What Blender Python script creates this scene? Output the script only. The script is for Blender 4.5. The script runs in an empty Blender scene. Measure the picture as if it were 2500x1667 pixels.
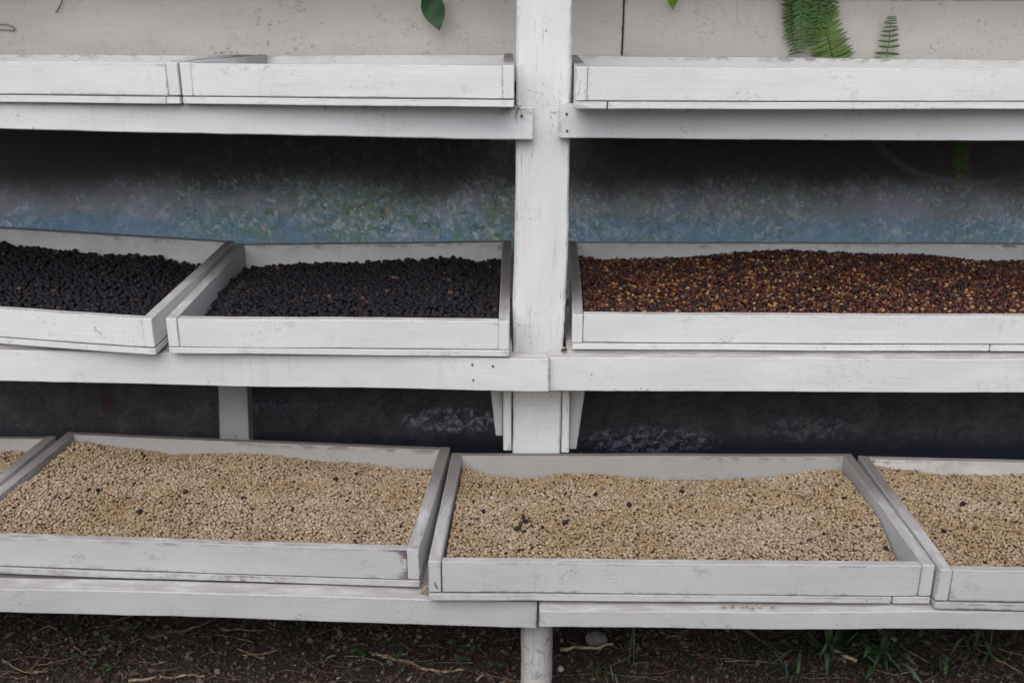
import bpy, math, random
import numpy as np
from mathutils import Vector, Matrix, noise as mnoise

random.seed(7)
rng = np.random.default_rng(7)
scn = bpy.context.scene
COL = scn.collection
R = math.radians

# ------------------------------------------------------------------ camera
cam_d = bpy.data.cameras.new('camera')
cam = bpy.data.objects.new('camera', cam_d)
COL.objects.link(cam)
cam_d.sensor_width = 36.0
cam_d.lens = 37.445
cam_d.clip_start = 0.05
cam_d.clip_end = 400.0
cam.matrix_world = (Matrix.Translation((0, 0, 1.68)) @ Matrix.Rotation(R(90 - 20.1), 4, 'X')
                    @ Matrix.Rotation(R(0.30), 4, 'Z'))
cam_d.dof.use_dof = True
cam_d.dof.focus_distance = 2.55
cam_d.dof.aperture_fstop = 4.5
scn.camera = cam

# ------------------------------------------------------------------ world, sun, exposure
SUN_EL, SUN_AZ = 52.0, 196.0          # overcast: a broad bright patch of sky, high and behind the camera
w = bpy.data.worlds.new('World')
scn.world = w
w.use_nodes = True
nt = w.node_tree
bg = nt.nodes['Background']
sky = nt.nodes.new('ShaderNodeTexSky')
sky.sky_type = 'NISHITA'
sky.sun_disc = False
sky.sun_elevation = R(SUN_EL)
sky.sun_rotation = R(SUN_AZ)
sky.air_density = 1.0
sky.dust_density = 3.0
hs = nt.nodes.new('ShaderNodeHueSaturation')
hs.inputs['Saturation'].default_value = 0.6      # cloud cover: grey, not blue
nt.links.new(sky.outputs[0], hs.inputs['Color'])
nt.links.new(hs.outputs[0], bg.inputs[0])
bg.inputs[1].default_value = 0.07

sun_d = bpy.data.lights.new('sun', 'SUN')
sun_d.energy = 1.5
sun_d.angle = R(74)
sun_d.color = (1.0, 0.995, 0.985)
sun = bpy.data.objects.new('sun', sun_d)
COL.objects.link(sun)
az = R(SUN_AZ)
sv = Vector((math.sin(az) * math.cos(R(SUN_EL)), math.cos(az) * math.cos(R(SUN_EL)), math.sin(R(SUN_EL))))
sun.rotation_euler = sv.to_track_quat('Z', 'Y').to_euler()

scn.view_settings.view_transform = 'Standard'
scn.view_settings.look = 'None'
scn.view_settings.gamma = 1.0
scn.view_settings.use_curve_mapping = False
scn.view_settings.exposure = 0.68

# ------------------------------------------------------------------ node helpers
class NT:
    def __init__(s, name):
        s.m = bpy.data.materials.new(name)
        s.m.use_nodes = True
        s.t = s.m.node_tree
        s.b = s.t.nodes['Principled BSDF']
        s.b.inputs['Specular IOR Level'].default_value = 0.3

    def n(s, typ, **kw):
        x = s.t.nodes.new(typ)
        for k, v in kw.items():
            setattr(x, k, v)
        return x

    def l(s, a, b):
        s.t.links.new(a, b)

    def _in(s, sock, v):
        if isinstance(v, bpy.types.NodeSocket):
            s.l(v, sock)
        elif v is not None:
            if isinstance(v, (tuple, list)) and len(v) == 3 and len(sock.default_value) == 4:
                v = (*v, 1)
            sock.default_value = v

    def math(s, op, a, b=None, c=None, clamp=False):
        x = s.n('ShaderNodeMath', operation=op)
        x.use_clamp = clamp
        s._in(x.inputs[0], a)
        if b is not None: s._in(x.inputs[1], b)
        if c is not None: s._in(x.inputs[2], c)
        return x.outputs[0]

    def mix(s, f, a, b, mode='MIX'):
        x = s.n('ShaderNodeMix', data_type='RGBA', blend_type=mode)
        s._in(x.inputs[0], f); s._in(x.inputs[6], a); s._in(x.inputs[7], b)
        return x.outputs[2]

    def vmul(s, v, k):
        x = s.n('ShaderNodeVectorMath', operation='MULTIPLY')
        s._in(x.inputs[0], v); x.inputs[1].default_value = k
        return x.outputs[0]

    def noise(s, vec, scale, detail=3.0, rough=0.55, dist=0.0, color=False):
        x = s.n('ShaderNodeTexNoise')
        s.l(vec, x.inputs['Vector'])
        x.inputs['Scale'].default_value = scale
        x.inputs['Detail'].default_value = detail
        x.inputs['Roughness'].default_value = rough
        x.inputs['Distortion'].default_value = dist
        return x.outputs[1 if color else 0]

    def step(s, v, a, b, to0=0.0, to1=1.0):
        x = s.n('ShaderNodeMapRange', interpolation_type='SMOOTHSTEP')
        s._in(x.inputs[0], v)
        x.inputs[1].default_value = a; x.inputs[2].default_value = b
        x.inputs[3].default_value = to0; x.inputs[4].default_value = to1
        return x.outputs[0]

    def vor(s, vec, scale, out='Distance', feature='F1', rand=1.0):
        x = s.n('ShaderNodeTexVoronoi', feature=feature)
        s.l(vec, x.inputs['Vector'])
        x.inputs['Scale'].default_value = scale
        x.inputs['Randomness'].default_value = rand
        return x

    def ramp(s, f, stops, interp='LINEAR'):
        x = s.n('ShaderNodeValToRGB')
        x.color_ramp.interpolation = interp
        el = x.color_ramp.elements
        while len(el) < len(stops): el.new(0.5)
        for e, (p, c) in zip(el, stops):
            e.position = p; e.color = (*c, 1)
        s.l(f, x.inputs[0])
        return x.outputs[0]

    def bump(s, h, strength=0.3, dist=0.001, nrm=None):
        x = s.n('ShaderNodeBump')
        x.inputs['Strength'].default_value = strength
        x.inputs['Distance'].default_value = dist
        s.l(h, x.inputs['Height'])
        if nrm is not None: s.l(nrm, x.inputs['Normal'])
        return x.outputs[0]

    def attr(s, name):
        return s.n('ShaderNodeAttribute', attribute_name=name)

    def fin(s, color, rough=0.6, normal=None):
        s._in(s.b.inputs['Base Color'], color)
        s._in(s.b.inputs['Roughness'], rough)
        if normal is not None: s.l(normal, s.b.inputs['Normal'])
        return s.m


def paint(name, base=(0.79, 0.80, 0.81), grime=0.38, top=0.7, cracks=0.0, specks=1.0, streak=0.15,
          stain=(0.20, 0.15, 0.145), edge_w=0.007, mold=0.0, craze=0.0):
    M = NT(name)
    bc = M.attr('bc').outputs['Vector']
    ed = M.attr('edge').outputs['Fac']
    # broad unevenness of old paint
    n1 = M.noise(M.vmul(bc, (3.0, 10, 10)), 1.0, 4, 0.6)
    c = M.mix(M.step(n1, 0.3, 0.7), tuple(x * 0.90 for x in base), base)
    # faint grain showing through
    gr = M.noise(M.vmul(bc, (7, 170, 170)), 1.0, 3, 0.6)
    c = M.mix(M.step(gr, 0.56, 0.8, 0, streak), c, (0.45, 0.43, 0.41))
    # faint runs and brush strokes across the board
    rn = M.noise(M.vmul(bc, (75, 5, 5)), 1.0, 3, 0.6)
    c = M.mix(M.math('MULTIPLY', M.step(rn, 0.5, 0.78, 0, 0.22), M.step(M.noise(bc, 4, 2, 0.5), 0.4, 0.65)), c, (0.40, 0.38, 0.36))
    # smudges
    n2 = M.noise(bc, 17.0, 5, 0.62)
    c = M.mix(M.step(n2, 0.62, 0.71, 0, 0.22), c, (0.36, 0.33, 0.31))
    n2b = M.math('MULTIPLY', M.step(M.noise(bc, 8, 3, 0.6), 0.52, 0.66), M.step(M.noise(M.vmul(bc, (90, 130, 130)), 1.0, 4, 0.7), 0.54, 0.66))
    c = M.mix(M.math('MULTIPLY', n2b, 0.45 * specks), c, (0.22, 0.19, 0.175))
    # small chips and flecks, thrown about unevenly
    warpn = M.noise(bc, 7.0, 2, 0.5, color=True)
    wv = M.n('ShaderNodeVectorMath', operation='MULTIPLY_ADD')
    M.l(warpn, wv.inputs[0]); wv.inputs[1].default_value = (0.16, 0.16, 0.16); M.l(bc, wv.inputs[2])
    v = M.vor(M.vmul(wv.outputs[0], (60, 48, 48)), 1.0)
    sep = M.n('ShaderNodeSeparateColor')
    M.l(v.outputs['Color'], sep.inputs[0])
    rad = M.math('MULTIPLY_ADD', sep.outputs[1], 0.13, 0.03)
    chip = M.math('MULTIPLY', M.math('LESS_THAN', v.outputs['Distance'], rad), M.step(sep.outputs[0], 0.958, 0.962))
    c = M.mix(M.math('MULTIPLY', chip, M.math('MULTIPLY', M.step(sep.outputs[2], 0, 1, 0.35, 0.9), specks)), c, (0.12, 0.10, 0.09))
    v2 = M.vor(M.vmul(wv.outputs[0], (12, 17, 17)), 1.0)
    sep2 = M.n('ShaderNodeSeparateColor')
    M.l(v2.outputs['Color'], sep2.inputs[0])
    nd = M.noise(bc, 130, 3, 0.6)
    blot = M.math('MULTIPLY', M.step(v2.outputs['Distance'], 0.05, 0.42, 1, 0), M.step(sep2.outputs[1], 0.86, 0.9))
    blot = M.math('MULTIPLY', blot, M.step(nd, 0.46, 0.66))
    c = M.mix(M.math('MULTIPLY', blot, 0.6 * specks), c, (0.20, 0.165, 0.15))
    if mold:
        mn = M.math('MULTIPLY', M.step(M.noise(bc, 5.0, 3, 0.6), 0.48, 0.68), M.step(M.noise(M.vmul(bc, (55, 75, 75)), 1.0, 4, 0.7), 0.54, 0.70))
        c = M.mix(M.math('MULTIPLY', mn, 0.6 * mold), c, (0.16, 0.14, 0.125))
    # scratches: thin, slanted
    sc = M.noise(M.vmul(bc, (30, 9, 30)), 1.0, 1.5, 0.5, 1.2)
    scl = M.math('ABSOLUTE', M.math('SUBTRACT', sc, 0.5))
    msk = M.step(M.noise(bc, 9, 2, 0.5), 0.64, 0.7)
    c = M.mix(M.math('MULTIPLY', M.step(scl, 0.002, 0.009, 0.6, 0), msk), c, (0.14, 0.12, 0.11))
    # grime that gathers along joints and edges
    n3 = M.noise(M.vmul(bc, (24, 50, 50)), 1.0, 5, 0.7)
    em = M.step(ed, 0.0, edge_w, 1, 0)
    big = M.step(M.noise(bc, 3.1, 2, 0.5), 0.35, 0.7)
    g = M.math('MULTIPLY', M.math('MULTIPLY', em, M.step(n3, 0.46, 0.60)), M.math('MULTIPLY_ADD', big, 1.1, 0.2))
    em2 = M.math('MULTIPLY', M.step(ed, 0.0, 0.0045, 1, 0), M.step(M.noise(M.vmul(bc, (60, 140, 140)), 1.0, 3, 0.7), 0.57, 0.62))
    c = M.mix(M.math('MULTIPLY', em2, 0.6), c, (0.13, 0.11, 0.10))
    c = M.mix(M.math('MULTIPLY', g, grime, None, True), c, stain)
    # horizontal faces hold dust and lose their paint
    geo = M.n('ShaderNodeNewGeometry')
    sx = M.n('ShaderNodeSeparateXYZ')
    M.l(geo.outputs['True Normal'], sx.inputs[0])
    up = M.step(sx.outputs[2], 0.55, 0.9)
    tn = M.step(M.noise(M.vmul(bc, (12, 40, 40)), 1.0, 5, 0.65), 0.25, 0.62, 0.30, 1.0)
    c = M.mix(M.math('MULTIPLY', M.math('MULTIPLY', up, tn), top), c, (0.30, 0.262, 0.25))
    # per-board amount that browns the tops and greys the sides, mostly rising towards the back
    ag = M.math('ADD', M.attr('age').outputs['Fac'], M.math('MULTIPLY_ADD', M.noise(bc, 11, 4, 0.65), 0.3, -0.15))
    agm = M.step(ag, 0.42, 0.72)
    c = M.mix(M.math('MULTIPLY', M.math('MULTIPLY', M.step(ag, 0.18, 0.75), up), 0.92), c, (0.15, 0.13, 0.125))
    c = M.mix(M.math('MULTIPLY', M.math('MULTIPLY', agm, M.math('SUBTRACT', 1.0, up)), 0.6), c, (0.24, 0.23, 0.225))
    h = gr
    if cracks:
        cn = M.noise(M.vmul(bc, (4.5, 85, 85)), 1.0, 2.5, 0.5, 0.4)
        cl = M.math('ABSOLUTE', M.math('SUBTRACT', cn, 0.5))
        cm = M.step(M.noise(M.vmul(bc, (5, 25, 25)), 1.0, 2, 0.5), 0.50, 0.62)
        ck = M.math('MULTIPLY', M.step(cl, 0.0015, 0.009, 1, 0), cm)
        c = M.mix(M.math('MULTIPLY', ck, cracks), c, (0.20, 0.19, 0.18))
        h = M.math('SUBTRACT', gr, M.math('MULTIPLY', ck, 1.5))
    if craze:
        wz = M.n('ShaderNodeVectorMath', operation='MULTIPLY_ADD')
        M.l(M.noise(bc, 45, 3, 0.6, color=True), wz.inputs[0]); wz.inputs[1].default_value = (0.035, 0.035, 0.035); M.l(M.vmul(bc, (0.7, 1, 1)), wz.inputs[2])
        ve = M.n('ShaderNodeTexVoronoi', feature='DISTANCE_TO_EDGE'); M.l(wz.outputs[0], ve.inputs['Vector']); ve.inputs['Scale'].default_value = 48
        cz_ = M.math('MULTIPLY', M.step(ve.outputs['Distance'], 0.0, 0.05, 1, 0), M.step(M.noise(bc, 30, 2, 0.5), 0.42, 0.6))
        c = M.mix(M.math('MULTIPLY', cz_, 0.75 * craze), c, (0.16, 0.15, 0.145))
    brush = M.noise(M.vmul(bc, (10, 60, 60)), 1.0, 2, 0.5)
    nrm = M.bump(M.math('ADD', h, M.math('MULTIPLY', brush, 0.7)), 0.35, 0.0012)
    return M.fin(c, M.step(n2, 0.3, 0.8, 0.5, 0.75), nrm)


def island(name, stops, rough=0.5, spec=0.35, objrand=False, bump=None, shade=0.25):
    M = NT(name)
    if objrand:
        r = M.n('ShaderNodeObjectInfo').outputs['Random']
    else:
        r = M.n('ShaderNodeNewGeometry').outputs['Random Per Island']
    c = M.ramp(r, stops, 'LINEAR')
    tc = M.n('ShaderNodeTexCoord').outputs['Object']
    if not objrand:                                   # patches dried a little further than others
        dr = M.noise(tc, 5.5, 3, 0.6)
        hv = M.n('ShaderNodeHueSaturation')
        M.l(M.step(dr, 0.3, 0.7, 0.88, 1.08), hv.inputs['Value']); M.l(M.step(dr, 0.3, 0.7, 1.12, 0.92), hv.inputs['Saturation'])
        M.l(c, hv.inputs['Color']); c = hv.outputs[0]
    nn = M.noise(tc, 260, 2, 0.6)
    c = M.mix(M.step(nn, 0.3, 0.7, shade, 0), c, (0, 0, 0), 'MULTIPLY') if False else M.mix(M.step(nn, 0.35, 0.7, shade, 0), c, (0.05, 0.03, 0.02))
    M.b.inputs['Specular IOR Level'].default_value = spec
    nrm = M.bump(nn, bump or 0.3, 0.0008)
    return M.fin(c, rough, nrm)


def flat(name, col, rough=0.7, var=0.25, scale=30, spec=0.3, trans=0.0):
    M = NT(name)
    tc = M.n('ShaderNodeTexCoord').outputs['Object']
    r = M.n('ShaderNodeObjectInfo').outputs['Random']
    nn = M.noise(tc, scale, 4, 0.6)
    c = M.mix(M.step(nn, 0.3, 0.7), tuple(x * (1 - var) for x in col), tuple(min(1, x * (1 + var)) for x in col))
    hsv = M.n('ShaderNodeHueSaturation')
    M.l(M.math('MULTIPLY_ADD', r, 0.5, 0.75), hsv.inputs['Value'])
    M.l(M.math('MULTIPLY_ADD', r, 0.04, 0.48), hsv.inputs['Hue'])
    M.l(c, hsv.inputs['Color'])
    M.b.inputs['Specular IOR Level'].default_value = spec
    if trans: M.b.inputs['Transmission Weight'].default_value = 0.0
    return M.fin(hsv.outputs[0], rough, M.bump(nn, 0.3, 0.001))


MAT = {}
MAT['tray'] = paint('tray_paint')
MAT['tray_old'] = paint('tray_paint_grimy_dimmed', base=(0.62, 0.63, 0.645), grime=0.95, stain=(0.17, 0.115, 0.125), edge_w=0.015, top=0.8)  # real grime and stains; base also darkened to dim the lowest tier
MAT['tray_dim'] = paint('tray_dimmed_paint', base=(0.645, 0.655, 0.67), grime=0.7, edge_w=0.009)  # more grime, and the lowest tier's dimmer light put into the base colour
MAT['rail_dim'] = paint('low_rail_dimmed_paint', base=(0.635, 0.645, 0.655), grime=0.5, top=0.75, specks=0.8)  # darker copy of the rail paint: the low tier's dimmer light as colour
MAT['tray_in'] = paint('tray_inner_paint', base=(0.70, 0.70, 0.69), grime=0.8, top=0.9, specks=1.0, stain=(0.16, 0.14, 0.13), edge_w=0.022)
MAT['rail'] = paint('rail_paint', base=(0.78, 0.79, 0.805), grime=0.3, top=0.75, specks=0.8)
MAT['post'] = paint('post_paint', base=(0.80, 0.805, 0.805), grime=0.4, cracks=0.7, specks=0.6, streak=0.25)
MAT['plank'] = paint('backboard_paint', base=(0.74, 0.705, 0.655), grime=0.7, top=0.8, specks=1.0, streak=0.35, mold=1.0)
MAT['shelf'] = paint('shelf_board_paint', base=(0.66, 0.62, 0.61), grime=0.8, top=0.55, stain=(0.20, 0.13, 0.14))
MAT['leg'] = paint('leg_paint', base=(0.74, 0.735, 0.72), grime=0.5, cracks=0.9, specks=1.0, streak=0.5, craze=1.0)

# ------------------------------------------------------------------ object helpers
def tag(o, label=None, cat=None, group=None, kind=None):
    if label: o['label'] = label
    if cat: o['category'] = cat
    if group: o['group'] = group
    if kind: o['kind'] = kind
    return o


def root(name, loc, label, cat, group=None):
    o = bpy.data.objects.new(name, None)
    o.empty_display_size = 0.05
    o.location = loc
    COL.objects.link(o)
    return tag(o, label, cat, group)


def mesh_np(name, V, F, smooth=False):
    """V (n,3) array, F list of tuples or (m,3) int array."""
    me = bpy.data.meshes.new(name)
    if isinstance(F, np.ndarray):
        k = F.shape[1]
        me.vertices.add(len(V)); me.vertices.foreach_set('co', np.asarray(V, np.float32).ravel())
        me.loops.add(F.size); me.loops.foreach_set('vertex_index', F.astype(np.int32).ravel())
        me.polygons.add(len(F))
        me.polygons.foreach_set('loop_start', np.arange(0, F.size, k, dtype=np.int32))
        me.update(calc_edges=True)
    else:
        me.from_pydata([tuple(v) for v in V], [], F)
        me.update()
    if smooth:
        me.polygons.foreach_set('use_smooth', np.ones(len(me.polygons), bool))
    return me


def link(name, me, mat=None, parent=None, recenter=True):
    o = bpy.data.objects.new(name, me)
    if mat is not None and not me.materials: me.materials.append(mat)
    COL.objects.link(o)
    off = Vector((0, 0, 0))
    if recenter:
        co = np.empty(len(me.vertices) * 3, np.float32)
        me.vertices.foreach_get('co', co)
        co = co.reshape(-1, 3)
        c = (co.min(0) + co.max(0)) / 2
        me.vertices.foreach_set('co', (co - c).ravel())
        me.update()
        off = Vector([float(x) for x in c])
    if parent is not None:
        p = Vector((0, 0, 0)); q = parent
        while q is not None:
            p += q.location; q = q.parent
        o.parent = parent
        o.location = off - p
    else:
        o.location = off
    return o


_bseed = [0]

def board(name, q0, q1, mat, parent=None, wob=0.0022, bev=0.0018, step=0.025, bow=0.0, freq=3.0, age=(0.0, 0.0)):
    """A painted board as a mesh of its own: quads q0 -> q1 are its end sections (4 corners in order)."""
    _bseed[0] += 1
    sd = _bseed[0] * 7.31
    q0 = [np.array(p, float) for p in q0]; q1 = [np.array(p, float) for p in q1]
    A = np.linalg.norm(q0[1] - q0[0]); B = np.linalg.norm(q0[3] - q0[0])
    L = np.linalg.norm((sum(q1) - sum(q0)) / 4)
    corners = [(0, 0), (1, 0), (1, 1), (0, 1)]
    dims = [A, B, A, B]
    prof = []
    for k in range(4):
        c0 = corners[k]; c1 = corners[(k + 1) % 4]; d = dims[k]
        r = min(bev, d * 0.2)
        pos = [r, 0.007, 0.016] if d > 0.04 else ([r, d * 0.5] if d > 0.012 else [r])
        pos = pos + ([d * 0.5] if d > 0.05 else []) + [d - p for p in reversed(pos)]
        pos = sorted(set(round(p, 6) for p in pos))
        for p in pos:
            f = p / d
            prof.append((c0[0] + (c1[0] - c0[0]) * f, c0[1] + (c1[1] - c0[1]) * f, min(p, d - p), k))
    n = max(2, int(L / step))
    ls = [bev / L] + [i / n for i in range(1, n)] + [1 - bev / L]
    stations = [(0.0, True)] + [(l, False) for l in ls] + [(1.0, True)]
    V = []; bc = []; ed = []
    for l, shrink in stations:
        ends = min(l, 1 - l) * L
        bw = bow * 4 * l * (1 - l)
        for s, t, e, k in prof:
            if shrink:
                s2 = 0.5 + (s - 0.5) * (1 - 2 * bev / max(A, 0.01)); t2 = 0.5 + (t - 0.5) * (1 - 2 * bev / max(B, 0.01))
            else:
                s2, t2 = s, t
            a = q0[0] * (1 - s2) * (1 - t2) + q0[1] * s2 * (1 - t2) + q0[2] * s2 * t2 + q0[3] * (1 - s2) * t2
            b = q1[0] * (1 - s2) * (1 - t2) + q1[1] * s2 * (1 - t2) + q1[2] * s2 * t2 + q1[3] * (1 - s2) * t2
            p = a * (1 - l) + b * l
            if wob:
                v1 = mnoise.noise_vector(Vector((p[0] * freq + sd, p[1] * freq, p[2] * freq)))
                v2 = mnoise.noise_vector(Vector((p[0] * 22 + sd, p[1] * 22, p[2] * 22)))
                p = p + np.array(v1) * wob + np.array(v2) * wob * 0.22
            p[2] += bw
            V.append(p); bc.append((l * L + sd, s * A + sd * 0.37, t * B + k * 0.11)); ed.append(min(e, ends))
    m = len(prof); F = []
    for i in range(len(stations) - 1):
        for j in range(m):
            j2 = (j + 1) % m
            F.append((i * m + j, i * m + j2, (i + 1) * m + j2, (i + 1) * m + j))
    base0 = len(V)
    for st, l in ((0, 0.0), (len(stations) - 1, 1.0)):
        for j, (s, t, e, k) in enumerate(prof):
            V.append(V[st * m + j].copy()); bc.append((l * L + sd + s * 0.02, s * A * 0.3 + sd * 0.37, t * B * 0.3 + 0.5)); ed.append(min(0.02, 0.004 + e))
    F.append(tuple(base0 + j for j in range(m))[::-1])
    F.append(tuple(base0 + m + j for j in range(m)))
    V = np.array(V)
    # orientation
    vol = 0.0
    c = V.mean(0)
    for f in F[:m * 2]:
        a_, b_, c_ = V[f[0]] - c, V[f[1]] - c, V[f[2]] - c
        vol += np.dot(a_, np.cross(b_, c_))
    if vol < 0: F = [f[::-1] for f in F]
    me = mesh_np(name, V, F)
    a1 = me.attributes.new('bc', 'FLOAT_VECTOR', 'POINT'); a1.data.foreach_set('vector', np.array(bc, np.float32).ravel())
    a2 = me.attributes.new('edge', 'FLOAT', 'POINT'); a2.data.foreach_set('value', np.array(ed, np.float32))
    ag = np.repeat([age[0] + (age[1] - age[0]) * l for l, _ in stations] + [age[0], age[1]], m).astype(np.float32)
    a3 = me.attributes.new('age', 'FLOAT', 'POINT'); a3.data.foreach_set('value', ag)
    return link(name, me, mat, parent)


def xboard(name, x0, x1, y0, y1, z0, z1, mat, parent=None, **kw):
    """board along x; y0/y1, z0/z1 may be (left, right) pairs"""
    f = lambda v, i: v[i] if isinstance(v, (tuple, list)) else v
    q = lambda x, i: [(x, f(y0, i), f(z0, i)), (x, f(y1, i), f(z0, i)), (x, f(y1, i), f(z1, i)), (x, f(y0, i), f(z1, i))]
    return board(name, q(x0, 0), q(x1, 1), mat, parent, **kw)


def zboard(name, z0, z1, x0, x1, y0, y1, mat, parent=None, **kw):
    f = lambda v, i: v[i] if isinstance(v, (tuple, list)) else v
    q = lambda z, i: [(f(x0, i), f(y0, i), z), (f(x1, i), f(y0, i), z), (f(x1, i), f(y1, i), z), (f(x0, i), f(y1, i), z)]
    return board(name, q(z0, 0), q(z1, 1), mat, parent, **kw)


def tube(pts, rad, sides=6, taper=None):
    pts = [Vector(p) for p in pts]
    V = []; F = []
    n = len(pts)
    up = Vector((0.13, 0.21, 0.97))
    for i, p in enumerate(pts):
        d = (pts[min(i + 1, n - 1)] - pts[max(i - 1, 0)]).normalized()
        a = d.cross(up)
        if a.length < 1e-4: a = d.cross(Vector((1, 0, 0)))
        a.normalize(); b = d.cross(a)
        r = rad if taper is None else rad * (1 + (taper - 1) * i / (n - 1))
        for k in range(sides):
            t = 2 * math.pi * k / sides
            V.append(p + a * (r * math.cos(t)) + b * (r * math.sin(t)))
    for i in range(n - 1):
        for k in range(sides):
            k2 = (k + 1) % sides
            F.append((i * sides + k, i * sides + k2, (i + 1) * sides + k2, (i + 1) * sides + k))
    F.append(tuple(range(sides))[::-1]); F.append(tuple((n - 1) * sides + k for k in range(sides)))
    return V, F


def curve(pts, n):
    """Catmull-Rom through pts"""
    P = [Vector(p) for p in pts]
    P = [P[0] * 2 - P[1]] + P + [P[-1] * 2 - P[-2]]
    out = []
    m = len(P) - 3
    for i in range(n + 1):
        t = i / n * m
        k = min(int(t), m - 1); u = t - k
        a, b, c, d = P[k:k + 4]
        out.append(0.5 * ((2 * b) + (c - a) * u + (2 * a - 5 * b + 4 * c - d) * u * u + (3 * b - a - 3 * c + d) * u ** 3))
    return out

# ------------------------------------------------------------------ ground
def soil_mat():
    M = NT('soil')
    tc = M.n('ShaderNodeTexCoord').outputs['Object']
    n1 = M.noise(tc, 9, 5, 0.65); n2 = M.noise(tc, 60, 4, 0.7)
    c = M.mix(n1, (0.028, 0.021, 0.018), (0.085, 0.064, 0.056))
    c = M.mix(M.step(n2, 0.55, 0.75, 0, 0.7), c, (0.16, 0.125, 0.10))
    return M.fin(c, 0.9, M.bump(n2, 0.8, 0.01))

SOIL = soil_mat()
def ground_h(x, y):
    return (0.018 * mnoise.noise((x * 2.1, y * 2.1, 3.3)) + 0.010 * mnoise.noise((x * 7, y * 7, 1.3))
            + 0.005 * mnoise.noise((x * 21, y * 21, 7.7)))

xs = np.concatenate([np.array([-80, -30, -10, -5, -3]), np.linspace(-2.2, 2.2, 150), np.array([3, 5, 10, 30, 80])])
ys = np.concatenate([np.array([-80, -30, -10, -4, 0, 1.0]), np.linspace(1.5, 3.5, 80), np.array([5, 10, 30, 80])])
V = []; 
for y in ys:
    for x in xs:
        near = abs(x) < 2.3 and 1.4 < y < 3.6
        V.append((x, y, ground_h(x, y) if near else 0.0))
nx = len(xs)
F = [(j * nx + i, j * nx + i + 1, (j + 1) * nx + i + 1, (j + 1) * nx + i) for j in range(len(ys) - 1) for i in range(nx - 1)]
g = link('ground', mesh_np('ground', V, F, True), SOIL, recenter=False)
tag(g, kind='structure')

# ------------------------------------------------------------------ unseen greenery added behind the camera to block low light
def blocker_hedge():
    V = []; F = []
    ns, nl = 40, 18
    prof = [(-0.50, 0.0), (-0.55, 0.35), (-0.56, 0.7), (-0.54, 1.3), (-0.42, 1.62), (0.0, 1.76), (0.42, 1.64), (0.54, 1.3), (0.56, 0.7), (0.55, 0.35), (0.50, 0.0)]
    for i in range(ns + 1):
        x = -7 + 14 * i / ns
        for py, pz in prof:
            n_ = mnoise.noise((x * 0.9, py * 1.5, pz * 1.2)); V.append((x, -1.15 + py * (1 + .25 * n_), pz * (1 + .10 * n_)))
    m = len(prof)
    for i in range(ns):
        for j in range(m - 1): F.append((i * m + j, i * m + j + 1, (i + 1) * m + j + 1, (i + 1) * m + j))
    F.append(tuple(range(m))); F.append(tuple(ns * m + j for j in range(m))[::-1])
    r = random.Random(3)
    base = list(V)
    for q in range(7000):
        i = r.randrange(ns); j = r.randrange(m - 1); a, b = r.random(), r.random()
        p = [base[i * m + j][k] * (1 - a) * (1 - b) + base[(i + 1) * m + j][k] * a * (1 - b) + base[i * m + j + 1][k] * (1 - a) * b + base[(i + 1) * m + j + 1][k] * a * b for k in range(3)]
        p = Vector(p) + Vector((r.uniform(-.08, .08), r.uniform(-.06, .06), r.uniform(-.08, .08)))
        d = Vector((r.uniform(-1, 1), r.uniform(-1, 1), r.uniform(-1, .6))).normalized() * r.uniform(.06, .11); e = d.orthogonal().normalized() * d.length * .35
        k = len(V); V += [p, p + d * .5 + e, p + d, p + d * .5 - e]; F.append((k, k + 1, k + 2, k + 3))
    M = NT('blocker_leaf')
    rr = M.n('ShaderNodeNewGeometry').outputs['Random Per Island']
    o = link('blocker_hedge', mesh_np('blocker_hedge', V, F), M.fin(M.mix(rr, (0.03, 0.055, 0.018), (0.07, 0.11, 0.035)), 0.6), recenter=False)
    tag(o, 'added leafy screen behind the camera, unseen, blocking low light', 'blocker_hedge', kind='stuff')
blocker_hedge()

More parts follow.
